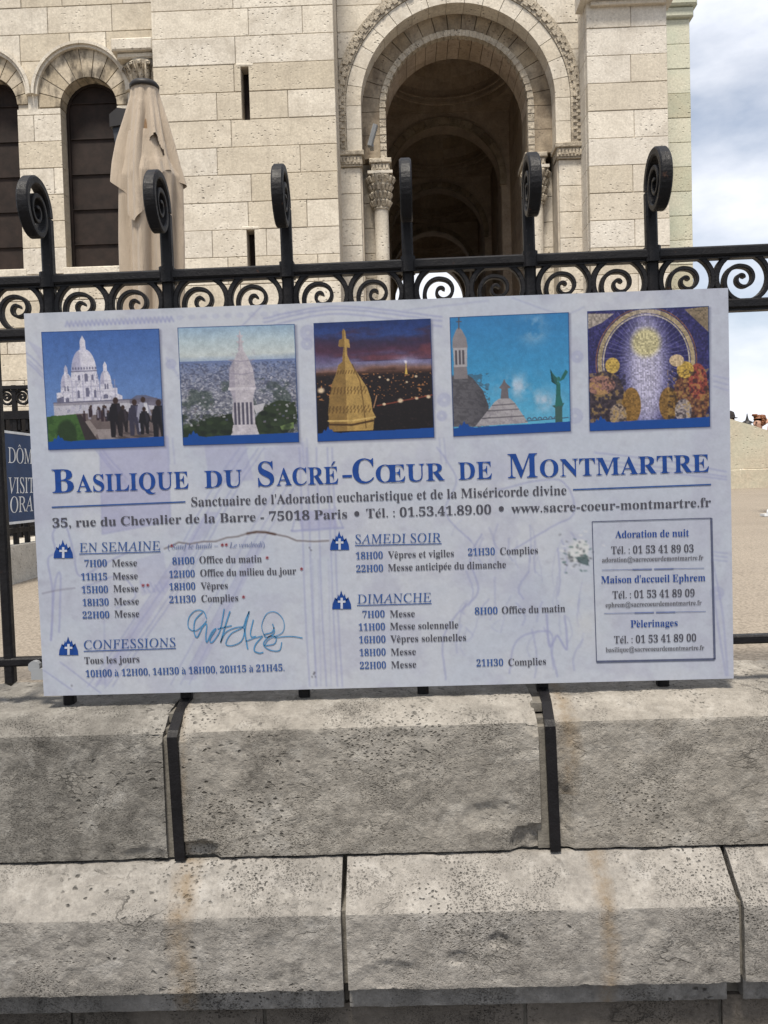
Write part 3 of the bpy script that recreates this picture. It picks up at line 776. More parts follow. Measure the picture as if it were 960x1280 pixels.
cprof = [(YK, zf+.008), (1.985, zf+.004), (1.82, zf-.006), (1.742, z_e), (1.742, z_b+.006), (YK, z_b+.006)]
chips = {1: [(sxs[0]+.04, z_b+.012, .060, .030, .022), (sxs[1]-.035, z_b+.02, .045, .04, .018), (sxs[1]-.12, z_b+.08, .06, .03, .006), (sxs[1]-.02, z_e, .022, .03, .012), (sxs[0]+.01, z_e+.0, .04, .02, .012)],
         0: [(sxs[0]-.02, z_e, .03, .02, .008), (sxs[0]-.06, z_b+.01, .05, .02, .006)], 2: [(sxs[1]+.022, z_b+.06, .032, .10, .014)]}
for i in range(3):
    rough_prism('coping_stone', edges[i]+g, edges[i+1]-g, cprof, 5, M['coping'], [.32, .55, .62][i], chips.get(i, ()), seed=i+1)
bprof = [(1.76, z_b), (1.742, z_b-.001), (1.65, z_c), (1.65, z_d), (1.76, z_d)]
bj = [WY(434, 1110, 1.69).x, WY(921, 1100, 1.69).x]; bw = bj[1]-bj[0]
be = [bj[0]-bw, bj[0], bj[1], bj[1]+bw]
bch = {0: [(sxs[0]-.02, z_c+.05, .03, .03, .006)], 1: [(bj[0]+.10, z_d+.03, .06, .03, .006), (bj[0]+.3, z_c-.06, .025, .015, .006), (bj[0]+.22, z_d+.06, .02, .015, .006)]}
for i in range(3):
    rough_prism('base_stone', be[i]+.005, be[i+1]-.005, bprof, 5, M['base_stone'], [.55, .6, .6][i], bch.get(i, ()), seed=i+7)
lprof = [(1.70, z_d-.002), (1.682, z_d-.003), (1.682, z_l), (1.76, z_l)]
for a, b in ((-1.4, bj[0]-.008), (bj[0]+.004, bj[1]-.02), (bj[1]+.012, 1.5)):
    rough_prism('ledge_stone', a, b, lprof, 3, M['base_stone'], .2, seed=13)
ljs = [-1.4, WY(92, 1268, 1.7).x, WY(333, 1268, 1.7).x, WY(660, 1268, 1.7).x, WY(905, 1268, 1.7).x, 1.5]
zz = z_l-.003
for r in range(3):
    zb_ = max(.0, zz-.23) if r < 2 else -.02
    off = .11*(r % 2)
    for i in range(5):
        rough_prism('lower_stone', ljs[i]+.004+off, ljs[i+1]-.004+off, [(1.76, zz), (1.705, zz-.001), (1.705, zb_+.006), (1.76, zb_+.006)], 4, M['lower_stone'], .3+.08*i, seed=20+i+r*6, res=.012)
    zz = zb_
for x in sxs:
    mb = MB(); mb.box(x-g-.006, x+g+.006, 1.752, 1.80, z_b+.005, z_e-.012); mb.prism([(x-g-.006, zf-.03), (x+g+.006, zf-.03), (x+g+.006, zf-.012), (x-g-.006, zf-.012)], 1.80, 2.0); build('bedding_mortar', mb, M['joint'], wall)
mb = MB(); mb.box(-1.42, 1.52, 1.772, 2.05, -.05, zf-.035); mb.box(-1.42, 1.52, 1.715, 1.775, -.05, z_d); mb.box(-1.42, 1.52, 1.668, 1.772, z_d+.006, z_c+.0); build('mortar_core', mb, M['joint'], wall)

# ================================================================== THE IRON FENCE
fence = thing('iron_fence', 'black wrought iron fence with curled post tops standing on the foreground wall', 'fence', (0, YF, zf), (0, TILT, 0))
PX = [WY(a, b, YF) for a, b in ((62, 345), (815, 315))]
SP = (PX[1].x-PX[0].x)/5; PX0 = PX[0].x+.007
def rail_z(y0px, y1px): a = WY(0, y0px, YF); b = WY(960, y1px, YF); return (a.z+b.z)/2-TZ((a.x+b.x)/2)
zr1 = rail_z(352.5, 314.5); zr2 = rail_z(415, 383); zr3 = rail_z(828, 797); ztop = WY(508, 198, YF-.05).z-.017
xa, xb = PX0-SP*2.2, PX0+SP*7.8
for nm, z, h, d in (('top_rail', zr1, .021, .036), ('middle_rail', zr2, .021, .032), ('lower_rail', zr3, .019, .026)):
    mb = MB(); mb.sweep([(xa, YF, z), (xb, YF, z)], (0, 1, 0), d, h); 
    if nm != 'lower_rail': mb.box(xa, xb, YF-.011, YF+.011, z-h/2-.0045, z-h/2+.001)
    build(nm, mb, M['iron'], fence)
def spiral(n, f):
    out_ = []
    for i in range(n+1):
        out_.append(f(i/n))
    return out_
def interp(x, pts):
    for (a, u), (b, v) in zip(pts, pts[1:]):
        if x <= b: return u+(v-u)*(x-a)/(b-a)
    return pts[-1][1]
RF = .058
for i in range(-2, 8):
    x = PX0+SP*i+(.014 if i == 6 else 0)
    mb = MB(); mb.sweep([(x, YF, zf-.006), (x, YF, ztop-RF-.004)], (1, 0, 0), .0245, .0235)
    mb.sweep([(x, YF, zr1-.0165), (x, YF, zr1+.0165)], (1, 0, 0), .031, .043)
    p = build('post', mb, M['iron'], fence)
    def fn(t):
        ph = t*2*pi*2.35; rr = interp(ph, [(0, RF), (pi*.9, RF), (pi*1.5, RF*.86), (2*pi, RF*.60), (3*pi, RF*.44), (4*pi, RF*.24), (4.7*pi, RF*.10)])
        sh = min(1, max(0, (ph-1.2*pi)/(2.0*pi)))*.010
        return (x, YF-RF+rr*cos(ph)-sh, ztop-RF+rr*sin(ph)*1.04-sh*.6)
    pth = spiral(90, fn); mb = MB(); mb.sweep(pth, (1, 0, 0), .0245, [.0205-.013*min(1, k/60) for k in range(91)])
    build('scroll_finial', mb, M['iron'], p, smooth=False)
    for s in (0, 1):
        cx_ = x+.0125+(SP-.025)*(.25+.5*s); RR = (SP-.025)/4-.003; cz_ = (zr1+zr2)/2
        def fs_(t):
            ph = radians(205)-t*radians(205+700); q = radians(205)-ph
            rr = interp(q, [(0, RR), (radians(205), RR), (radians(295), RR*.93), (radians(385), RR*.66), (radians(475), RR*.46), (radians(565), RR*.40), (radians(655), RR*.33), (radians(745), RR*.2), (radians(905), RR*.05)])
            return (cx_+rr*cos(ph), YF, cz_+rr*sin(ph)*.97-.001)
        mb = MB(); mb.sweep(spiral(96, fs_), (0, 1, 0), .0185, [.0125-.006*min(1, k/70) for k in range(97)])
        build('scroll_ornament', mb, M['iron'], fence)
    xm = x+SP/2
    mb = MB(); mb.sweep([(xm, YF, zr2), (xm, YF, zr3-.045)], (1, 0, 0), .022, .022)
    q = zr3-.045; h_ = .0108
    mb.add([(xm-h_, YF-h_, q), (xm+h_, YF-h_, q), (xm+h_, YF+h_, q), (xm-h_, YF+h_, q), (xm, YF, q-.010)], [(0, 1, 4), (1, 2, 4), (2, 3, 4), (3, 0, 4)])
    build('baluster', mb, M['iron'], fence)
for j, x in enumerate(sxs+[sxs[1]+bl]):
    xx = PX0+SP*(1+3*j)
    m0 = Vector((xx, YF-.012, zf+.004)); m1 = Vector((x, 1.735, z_e+.001)); m2 = Vector((x+.004, 1.737, z_b+.003))
    mb = MB(); w = .0105; vs = []
    line = [m0+Vector((0, 0, .0)), m0+(m1-m0)*.5+Vector((0, -.0, .006)), m1+Vector((0, .012, .003)), m1+Vector((0, -.001, -.008)), m2]
    thk = [Vector((0, 0, -.008)), Vector((0, 0, -.008)), Vector((0, .003, -.008)), Vector((0, .012, -.002)), Vector((0, .012, 0))]
    for p, tk in zip(line, thk):
        for sx, q in ((-w, Vector()), (w, Vector()), (w, tk), (-w, tk)): vs.append(p+Vector((sx, 0, 0))+q)
    fs = []
    for k in range(4):
        for q in range(4): r = (q+1) % 4; fs.append((k*4+q, k*4+r, k*4+4+r, k*4+4+q))
    fs += [(3, 2, 1, 0), (16, 17, 18, 19)]; mb.add(vs, fs)
    build('stay_strap', mb, M['iron'], fence)

# ================================================================== THE INFORMATION SIGN
YS = 1.84
CQ = [WY(*q, YS) for q in ((30, 392), (910, 360), (917, 848), (55, 870))]     # TL TR BR BL
S0 = sum((Vector(c) for c in CQ), Vector())/4
sign = thing('information_sign', 'large white church notice board with five photos and blue lettering hung on the fence', 'sign', (S0.x, YS, S0.z))
def uv(px, py): p = WY(px, py, YS); return p.x, p.z
def bil(s, t): a = CQ[0].lerp(CQ[1], s); b = CQ[3].lerp(CQ[2], s); return a.lerp(b, t)
ex = (CQ[1]-CQ[0]); ez = (CQ[3]-CQ[0])
def st(px, py):
    p = WY(px, py, YS)-CQ[0]; det = ex.x*ez.z-ex.z*ez.x
    return (p.x*ez.z-p.z*ez.x)/det, (ex.x*p.z-ex.z*p.x)/det

class Pic:
    """a printed picture as a grid of colours (sRGB 0-255 values, later turned into reflectance)"""
    def __init__(s, w, h, col, seed=0, f=None):
        s.w, s.h = w, h; s.a = np.ones((h, w, 3))*np.array(col, float); s.rs = np.random.RandomState(seed); s.f = f or (lambda x, y: (x, y))
        s.X, s.Y = np.meshgrid((np.arange(w)+.5)/w, (np.arange(h)+.5)/h)
    def pts(s, P): return np.array([s.f(*p) for p in P], float)
    def put(s, mask, col, a=1.0):
        m = (np.clip(mask, 0, 1)*a)[..., None]; c = np.asarray(col, float); s.a = s.a*(1-m)+c*m
    def noise(s, fx, fy=None, oct=4, rough=.55):
        fy = fy or fx; r = np.zeros((s.h, s.w)); amp = 1; tot = 0
        for o in range(oct):
            nx, ny = max(1, int(fx*2**o)), max(1, int(fy*2**o)); g = s.rs.rand(ny+2, nx+2)
            u = s.X*nx; v = s.Y*ny; iu = u.astype(int); iv = v.astype(int); fu = u-iu; fv = v-iv; fu = fu*fu*(3-2*fu); fv = fv*fv*(3-2*fv)
            q = (g[iv, iu]*(1-fu)+g[iv, iu+1]*fu)*(1-fv)+(g[iv+1, iu]*(1-fu)+g[iv+1, iu+1]*fu)*fv
            r += amp*q; tot += amp; amp *= rough
        return r/tot
    def poly(s, P, col, a=1.0):
        P = s.pts(P); m = np.zeros((s.h, s.w)); n = len(P)
        x0, x1 = int(max(0, P[:, 0].min()*s.w-2)), int(min(s.w, P[:, 0].max()*s.w+3)); y0, y1 = int(max(0, P[:, 1].min()*s.h-2)), int(min(s.h, P[:, 1].max()*s.h+3))
        if x1 <= x0 or y1 <= y0: return
        for dx in (-.25, .25):
            for dy in (-.25, .25):
                X = s.X[y0:y1, x0:x1]+dx/s.w; Y = s.Y[y0:y1, x0:x1]+dy/s.h; ins = np.zeros(X.shape, bool)
                for i in range(n):
                    ax, ay = P[i]; bx, by = P[(i+1) % n]
                    if ay == by: continue
                    ins ^= ((ay > Y) != (by > Y)) & (X < (bx-ax)*(Y-ay)/(by-ay)+ax)
                m[y0:y1, x0:x1] += .25*ins
        s.put(m, col, a)
    def line(s, P, wd, col, a=1.0, soft=1.0):
        """wd in cells"""
        P = s.pts(P)*np.array([s.w, s.h]); d = np.full((s.h, s.w), 1e9); X = s.X*s.w; Y = s.Y*s.h
        for (ax, ay), (bx, by) in zip(P[:-1], P[1:]):
            x0, x1 = int(max(0, min(ax, bx)-wd-3)), int(min(s.w, max(ax, bx)+wd+4)); y0, y1 = int(max(0, min(ay, by)-wd-3)), int(min(s.h, max(ay, by)+wd+4))
            if x1 <= x0 or y1 <= y0: continue
            xx = X[y0:y1, x0:x1]; yy = Y[y0:y1, x0:x1]; L = (bx-ax)**2+(by-ay)**2+1e-9
            t = np.clip(((xx-ax)*(bx-ax)+(yy-ay)*(by-ay))/L, 0, 1)
            d[y0:y1, x0:x1] = np.minimum(d[y0:y1, x0:x1], np.hypot(xx-ax-t*(bx-ax), yy-ay-t*(by-ay)))
        s.put(np.clip((wd/2+soft/2-d)/soft, 0, 1), col, a)
    def ell(s, cx, cy, rx, ry, col, a=1.0, soft=.1):
        cx, cy = s.f(cx, cy); o = s.f(0, 0); e = s.f(rx, ry); rx, ry = abs(e[0]-o[0]), abs(e[1]-o[1])
        d = np.hypot((s.X-cx)/rx, (s.Y-cy)/ry); s.put(np.clip((1-d)/soft+.5, 0, 1), col, a)
    def vgrad(s, stops, y0=0, y1=1, mod=None):
        Y = s.Y if mod is None else s.Y+mod; ys = [p for p, _ in stops]; c = np.stack([np.interp(Y, ys, [k[i] for _, k in stops]) for i in range(3)], -1)
        m = ((s.Y >= y0) & (s.Y <= y1)).astype(float); s.put(m, c)
    def grain(s, k): s.a = s.a*(1+k*(s.rs.rand(s.h, s.w, 1)-.5))
    def mesh(s, name, quad, y, parent, gain, label=None, mat=None):
        """quad: world corner points TL TR BR BL; the picture faces the viewer at depth y"""
        a = np.clip(s.a, 0, 255)/255; L = np.where(a <= .04045, a/12.92, ((a+.055)/1.055)**2.4)*gain
        W_, H_ = s.w, s.h; gs = np.linspace(0, 1, W_+1); gt = np.linspace(0, 1, H_+1); S, T = np.meshgrid(gs, gt)
        q = [np.array(c) for c in quad]
        P = ((1-S)*(1-T))[..., None]*q[0]+(S*(1-T))[..., None]*q[1]+(S*T)[..., None]*q[2]+((1-S)*T)[..., None]*q[3]
        P[..., 1] = y; vs = P.reshape(-1, 3)
        idx = np.arange((W_+1)*(H_+1)).reshape(H_+1, W_+1)
        F = np.stack([idx[:-1, :-1], idx[1:, :-1], idx[1:, 1:], idx[:-1, 1:]], -1).reshape(-1, 4)
        me = bpy.data.meshes.new(name); me.vertices.add(len(vs)); me.vertices.foreach_set('co', vs.ravel())
        me.loops.add(F.size); me.polygons.add(len(F)); me.loops.foreach_set('vertex_index', F.ravel())
        me.polygons.foreach_set('loop_start', np.arange(0, F.size, 4)); me.update(calc_edges=True)
        # corners take the mean of the cells that meet there
        Lp = np.pad(L, ((1, 1), (1, 1), (0, 0)), 'edge'); V = (Lp[:-1, :-1]+Lp[1:, :-1]+Lp[:-1, 1:]+Lp[1:, 1:])/4
        V = V+.6*(V-(np.roll(V, 1, 0)+np.roll(V, -1, 0)+np.roll(V, 1, 1)+np.roll(V, -1, 1))/4); V = np.clip(V, .002, 1)
        col = np.concatenate([V.reshape(-1, 3), np.ones((len(vs), 1))], 1)
        at = me.attributes.new('paint', 'FLOAT_COLOR', 'POINT'); at.data.foreach_set('color', col.ravel().astype(np.float32))
        return link_mesh(name, me, mat or M['print'], parent, label)

# --- board
mb = MB(); TK = .010
fr = [(c.x, YS, c.z) for c in CQ]; bk = [(c.x, YS+TK, c.z) for c in CQ]
mb.add(fr+bk, [(0, 1, 2, 3), (7, 6, 5, 4), (0, 4, 5, 1), (1, 5, 6, 2), (2, 6, 7, 3), (3, 7, 4, 0)])
board = build('board', mb, M['edge'], sign)

# --- the pale printed ground with its ghost of church drawings, stains and cracks
B = Pic(660, 370, (184, 190, 203), 4, st)
n1 = B.noise(7, 4, 5); n2 = B.noise(24, 14, 4); n3 = B.noise(60, 34, 3)
B.put(np.clip((n1-.45)*4, 0, 1), (196, 198, 205), .6); B.put(np.clip((n2-.52)*6, 0, 1), (172, 174, 192), .4)
B.put(np.clip((.42-n1)*5, 0, 1), (174, 176, 192), .5)
LV = (148, 152, 186)
def gl(P, w=1.6, a=.38, c=LV): B.line(P, w*1.0, c, min(.9, a*1.6), 1.2)
def wob(P, n=10, k=1.2):
    o = []; r = random.Random(len(P)*31+int(P[0][0])); k = k*.35
    for i in range(len(P)-1):
        p0, p1, p2, p3 = P[max(0, i-1)], P[i], P[i+1], P[min(len(P)-1, i+2)]
        for m in range(n):
            t = m/n; o.append(tuple(.5*((2*p1[j])+(-p0[j]+p2[j])*t+(2*p0[j]-5*p1[j]+4*p2[j]-p3[j])*t*t+(-p0[j]+3*p1[j]-3*p2[j]+p3[j])*t**3)+r.uniform(-k, k) for j in (0, 1)))
    return o+[P[-1]]
def band(P, w, a=.16, c=(152, 152, 190)): B.poly(P, c, min(.8, a*1.6))
for off, w in ((0, 1.6), (7, 1.2), (11, 1.6)):         # long mouldings up the left margin
    gl(wob([(32, 440+off), (62, 470+off), (95, 520+off), (160, 600+off)]), w, .33)
band([(34, 425), (60, 440), (150, 560), (120, 560)], 1, .18)
for k in range(26): gl([(82+k*5.2, 408-k*.25), (84+k*5.2, 402-k*.25), (87+k*5.2, 408-k*.25)], 1.8, .42)
for k in range(12): B.ell(225+k*15, 397-k*.6, 5, 3.2, LV, .25)
for k, o in enumerate((0, 5, 12)): gl(wob([(330, 398+o), (420, 383+o*.8), (552, 396+o)]), 1.8, .38)
gl(wob([(300, 410), (330, 380)]), 1.3); gl(wob([(505, 388), (610, 376)]), 1.4, .25); gl(wob([(640, 372), (700, 392), (730, 384)]), 1.4, .25)
band([(125, 560), (210, 545), (214, 652), (128, 668)], 1, .30); gl([(125, 560), (210, 545), (214, 652), (128, 668), (125, 560)], 1.2, .3)
band([(256, 556), (306, 550), (318, 600), (262, 606)], 1, .22); band([(330, 560), (382, 552), (388, 590), (334, 596)], 1, .15)
for xx in (383, 392, 404, 418, 424): gl(wob([(xx-8, 560), (xx-4, 660), (xx, 760), (xx+6, 858)], 8, .8), 1.5, .34)
band([(372, 640), (418, 636), (424, 660), (378, 664)], 1, .3); gl(wob([(366, 664), (430, 660)]), 2.2, .4); gl([(372, 638), (366, 664)], 1.5); gl([(420, 634), (430, 660)], 1.5)
for xx in (426, 433, 446): gl(wob([(xx-48+14, 700), (xx-30, 858)], 8, .8), 1.2, .2)
for a in (0, 10, 24, 31): gl(wob([(110+a, 858), (205+a, 720), (262+a, 618), (300+a, 560)], 10, 1.6), 1.5, .33)
band([(118, 856), (134, 856), (275, 640), (258, 640)], 1, .2)
for a in (0, 12, 22): gl(wob([(215+a, 855), (300+a, 690), (352+a, 600)], 10, 1.6), 1.4, .28)
band([(230, 850), (246, 850), (332, 680), (318, 680)], 1, .17)
gl(wob([(64, 800), (66, 740), (60, 700), (70, 690), (66, 670), (74, 650), (82, 655), (92, 690), (100, 720), (128, 706), (160, 690)], 6, 1), 1.7, .42)
gl(wob([(64, 800), (69, 730), (76, 720), (74, 790)], 6, .8), 1.6, .42); gl(wob([(112, 730), (104, 735), (150, 720), (170, 745), (146, 760)], 6, 1), 1.5, .38)
gl(wob([(130, 740), (132, 860)], 8, .8), 1.4, .25); gl(wob([(55, 838), (90, 862)], 5, .8), 1.5, .35); gl(wob([(76, 828), (126, 866)], 5, .8), 1.5, .35)
band([(170, 700), (205, 690), (212, 735), (178, 745)], 1, .16)
for k in range(5): gl([(176+6*k, 728+3*(k % 2)), (182+6*k, 740)], 1.4, .3)
# statue folds on the right-hand side
r = random.Random(12)
for k in range(44):
    x = r.uniform(556, 735); y = r.uniform(640, 800); l = r.uniform(14, 62); s_ = r.uniform(-9, 9); gl(wob([(x, y), (x+s_, y+l*.35), (x+s_*1.4, y+l*.7), (x+s_+r.uniform(-6, 6), y+l)], 6, 1.2), r.uniform(1, 2), r.uniform(.14, .32))
gl(wob([(560, 850), (556, 800), (572, 770), (600, 740), (590, 700), (604, 668)], 8, 1.5), 1.8, .36); gl(wob([(640, 842), (650, 800), (690, 790), (694, 820), (700, 846)], 8, 1.5), 1.8, .36)
gl(wob([(686, 768), (690, 808), (700, 795), (712, 812), (709, 770)], 6, 1), 2.0, .45); gl(wob([(625, 612), (700, 600), (720, 640), (690, 660), (640, 690)], 8, 1.5), 1.7, .36)
gl(wob([(548, 560), (572, 600), (558, 640), (590, 676)], 8, 1.5), 1.6, .33)
B.ell(612, 590, 30, 14, LV, .14, .6); B.ell(588, 700, 20, 40, LV, .12, .7); B.ell(660, 760, 30, 40, LV, .10, .7)
for a in (0, 9, 14): gl(wob([(745, 566+a), (830, 576+a), (910, 590+a*.7)], 8, .8), 1.6, .36)
for a in (0, 8): gl(wob([(893, 700), (898+a, 760), (912+a*.3, 845)], 8, .8), 1.6, .34)
for a in (0, 5, 10): gl(wob([(893, 690+a), (912, 692+a)], 4, .5), 1.4, .3); gl(wob([(893, 470+a*1.3), (911, 474+a*1.4)], 4, .5), 1.4, .3)
for cx_, cy_, rr in ((385, 416, 9), (384, 430, 7), (556, 500, 8), (553, 520, 6), (722, 446, 7), (720, 520, 9), (214, 455, 6), (900, 742, 8)):
    for k in range(3): gl([(cx_+rr*(1-.3*k)*cos(t*.5), cy_+rr*(1-.3*k)*sin(t*.5)) for t in range(14)], 1.2, .32)
for k in range(9): B.ell(209+2.3*k, 448+3.6*k, 2.4, 1.6, LV, .35)
for xx in (210, 378, 550): 
    for a in (0, 6): gl(wob([(xx+a, 548), (xx+3+a, 580)], 4, .5), 1.3, .26)
# soft print shadow round each photo (it is part of the print)
QUADS = [((51.7, 415), (199, 410.8), (205.8, 557.5), (60.6, 562.3)), ((221.9, 409.6), (368.3, 405), (374, 552.5), (229, 556.7)),
         ((391.9, 404), (538.3, 398.3), (543, 546.7), (397, 551.9)), ((561.9, 396.7), (710.8, 390.4), (713.3, 538.8), (566.7, 545.4)),
         ((733.8, 389.2), (885.8, 382.5), (887.5, 533.3), (736.9, 538.8))]
for q in QUADS:
    for k in range(5):
        o = 3.6-.8*k; B.poly([(q[0][0]+1, q[0][1]+1), (q[1][0]+o, q[1][1]+1), (q[2][0]+o, q[2][1]+o), (q[3][0]+1, q[3][1]+o)], (96, 98, 122), .20)
# worn band and crack across the sheet, torn sticker, dirt
B.put(np.exp(-((B.Y-.70+.02*B.X)/.006)**2)*np.clip((n3-.46)*6, 0, 1), (150, 150, 165), .25)
crack = [(206, 686), (214, 683), (224, 678), (238, 680), (255, 677), (270, 677), (285, 672), (297, 671), (310, 667), (322, 665), (333, 665.5), (345, 668), (360, 671), (372, 676), (395, 677), (412, 676)]
B.line(crack, 1.3, (62, 48, 44), .75); B.line(crack[8:12], 2.3, (58, 36, 28), .9); B.line(crack, 4, (214, 212, 216), .15)
B.line([(53, 742), (70, 738), (94, 735)], 1.2, (110, 105, 118), .5)
for x, y in ((388, 685), (390, 688), (392, 846), (394, 843), (395, 841), (396, 846), (90, 857)): B.ell(x, y, 1.1, 1.3, (60, 56, 60), .7, .5)
sticker = np.clip((.5-np.hypot((B.X-st(727, 690)[0])/.030, (B.Y-st(727, 690)[1])/.062)+.9*(n2-.5)+.7*(n3-.5))*8, 0, 1)
B.put(sticker, (204, 206, 207), .95); B.put(sticker*np.clip((n3-.60)*9, 0, 1), (120, 124, 128), .8); B.put(sticker*np.clip((.36-n3)*9, 0, 1)*(B.Y > st(727, 690)[1]), (96, 116, 116), .7)
for k in range(64):
    x, y = r.gauss(725, 11), r.gauss(690, 10); B.line([(x, y), (x+r.uniform(-4, 4), y+r.uniform(-1, 1.5))], r.uniform(.8, 1.6), r.choice([(70, 74, 78), (120, 122, 128), (216, 216, 216), (60, 90, 88)]), .7)
B.poly([(721, 697), (737, 694), (739, 708), (729, 705)], (62, 82, 84), .75)
B.put(np.clip(1-np.hypot((B.X-st(735, 770)[0])/.05, (B.Y-st(735, 770)[1])/.13), 0, 1)*np.clip((n2-.35)*3, 0, 1), (204, 206, 204), .6)
B.put(np.clip((n3-.64)*8, 0, 1), (160, 160, 176), .18)
B.grain(.03)
B.mesh('printed_sheet', CQ, YS-.0006, sign, PG)

# --- the five printed photos
def blue_foot(p, prof=True):
    c = (16, 72, 150)
    p.poly([(0, .935), (.045, .93), (.06, .90), (.075, .915), (.095, .875), (.11, .905), (.125, .90), (.14, .925), (.17, .93), (.20, .935), (.30, .928), (.7, .925), (1, .918), (1, 1), (0, 1)], c)
    for P in ([(0, 0), (1, 0)], [(0, 0), (0, 1)], [(1, 0), (1, 1)]): p.line(P, 2.4, (28, 62, 120), .85)
W1, H1 = 224, 224
def weather(p, k=.16, f=30):
    n = p.noise(f, f, 4, .8)[..., None]; p.a = p.a*(1+k*2*(n-.5))
def soften(p):
    return
# 1: white domed church above a lawn
p = Pic(W1, H1, (80, 116, 178), 1); p.vgrad([(0, (66, 102, 168)), (.6, (104, 136, 190))], mod=.06*(p.noise(3)-.5))
wh = (216, 214, 226); sh = (158, 156, 184); dk = (78, 78, 106)
def dome1(p, cx, base, w, h, lant):
    pts = [(cx+w/2*cos(a)*(1 if True else 1), base-h*sin(a)**.9) for a in [pi*i/24 for i in range(25)]]
    pts = [(cx-w/2*math.copysign(abs(cos(a))**.8, -cos(a))*1.0 if False else cx+w/2*math.copysign(abs(cos(a))**.85, cos(a)), base-h*abs(sin(a))**1.15) for a in [pi*i/24 for i in range(25)]]
    p.poly(pts, wh); p.poly([q for q in pts if q[0] < cx-w*.1]+[(cx-w*.1, base)], sh, .6)
    p.poly([(cx-lant*.22, base-h+.01), (cx-lant*.2, base-h-lant*.6), (cx, base-h-lant), (cx+lant*.2, base-h-lant*.6), (cx+lant*.22, base-h+.01)], wh)
p.poly([(.10, .60), (.10, .52), (.17, .515), (.17, .49), (.62, .49), (.62, .54), (.66, .56), (.66, .60)], wh)
dome1(p, .345, .34, .215, .185, .115); p.poly([(.238, .34), (.452, .34), (.468, .44), (.47, .60), (.22, .60), (.222, .44)], wh); p.line([(.235, .345), (.455, .34)], 2, dk, .7)
for k in range(9): p.ell(.252+.024*k, .318, .007, .012, dk, .7, .5)
dome1(p, .19, .475, .10, .12, .07); dome1(p, .525, .46, .10, .12, .075)
p.poly([(.14, .475), (.24, .475), (.24, .60), (.13, .60)], wh); p.poly([(.475, .46), (.58, .46), (.59, .60), (.475, .60)], wh)
for x, y0, y1, w in ((.36, .36, .43, .03), (.365, .48, .56, .03), (.30, .37, .42, .02), (.415, .37, .42, .02), (.29, .50, .57, .02), (.43, .50, .57, .022), (.175, .46, .51, .012), (.20, .46, .51, .012), (.52, .45, .50, .012), (.54, .45, .50, .012), (.52, .54, .58, .04), (.19, .56, .60, .03)):
    p.poly([(x-w/2, y1), (x-w/2, y0+.01), (x, y0), (x+w/2, y0+.01), (x+w/2, y1)], dk, .75)
for x in (.235, .27, .33, .40, .45, .47, .60): p.line([(x, .42), (x+.003, .60)], 1.5, sh, .8)
p.put((n0 := p.noise(30, 30, 2)) > .58, (120, 120, 146), 0)
p.poly([(.10, .57), (.16, .55), (.16, .60), (.10, .60)], dk, .8); p.poly([(.07, .60), (.95, .585), (.95, .63), (.07, .63)], (150, 146, 158)); p.line([(.07, .605), (.95, .59)], 2, dk, .7)
p.poly([(.07, .63), (.95, .62), (.95, .74), (.07, .72)], (190, 188, 198)); p.poly([(.72, .60), (.78, .56), (.86, .56), (.95, .59), (1, .60), (1, .66), (.72, .63)], (96, 92, 110), .8)
p.poly([(0, .72), (.3, .70), (.55, 1), (0, 1)], (64, 96, 48)); p.put((p.noise(26, 26, 3) > .52)*(p.Y > .71)*(p.X < .34), (44, 74, 36), .6)
p.ell(.17, .88, .085, .13, (40, 60, 34), 1, .2); p.poly([(.25, .70), (.36, .70), (.62, .96), (.42, .96)], (104, 92, 92)); p.poly([(.33, .72), (1, .68), (1, .95), (.60, .95)], (108, 96, 96))
p.poly([(.26, .71), (.30, .71), (.44, .95), (.33, .95)], (52, 46, 48)); p.poly([(.42, .84), (.55, .84), (.64, .95), (.45, .95)], (146, 136, 136)); p.poly([(.33, .77), (.37, .76), (.44, .86), (.41, .90)], (140, 130, 128))
rr = random.Random(3)
for k in range(26): x = rr.uniform(.30, .60); y = rr.uniform(.63, .69); p.poly([(x-.012, y+.09), (x-.012, y+.02), (x+.010, y+.02), (x+.012, y+.09)], rr.choice([(40, 36, 46), (70, 62, 76), (150, 146, 160), (54, 40, 48)])); p.ell(x, y+.01, .008, .012, (70, 52, 50), 1, .4)
for x, y, s, c in ((.60, .60, 1.15, (26, 22, 30)), (.66, .66, .8, (34, 28, 34)), (.76, .62, 1.05, (56, 54, 72)), (.835, .60, 1.0, (150, 150, 168)), (.84, .68, .8, (26, 24, 32)), (.965, .63, 1.15, (24, 24, 32))):
    p.poly([(x-.045*s, y+.27*s), (x-.05*s, y+.10*s), (x-.03*s, y+.02*s), (x+.03*s, y+.02*s), (x+.05*s, y+.12*s), (x+.04*s, y+.27*s), (x+.012*s, y+.26*s), (x, y+.17*s), (x-.012*s, y+.27*s)], c); p.ell(x, y, .020*s, .025*s, (58, 42, 40), 1, .3)
    c2 = tuple(min(255, v*1.6+14) for v in c); p.poly([(x+.005*s, y+.03*s), (x+.032*s, y+.03*s), (x+.045*s, y+.12*s), (x+.02*s, y+.16*s)], c2, .55); p.line([(x-.04*s, y+.05*s), (x-.055*s, y+.14*s)], 3, c, 1); p.line([(x+.04*s, y+.05*s), (x+.06*s, y+.13*s)], 3, c, 1); p.line([(x-.01*s, y+.16*s), (x-.004*s, y+.26*s)], 1.2, (96, 86, 90), .6)
    p.poly([(x-.05*s, y+.27*s), (x+.05*s, y+.265*s), (x+.11*s, y+.285*s), (x+.03*s, y+.29*s)], (60, 52, 54), .6)
msk = (p.a.min(-1) > 165)*(p.X < .68); tx = p.noise(40, 40, 3, .9)
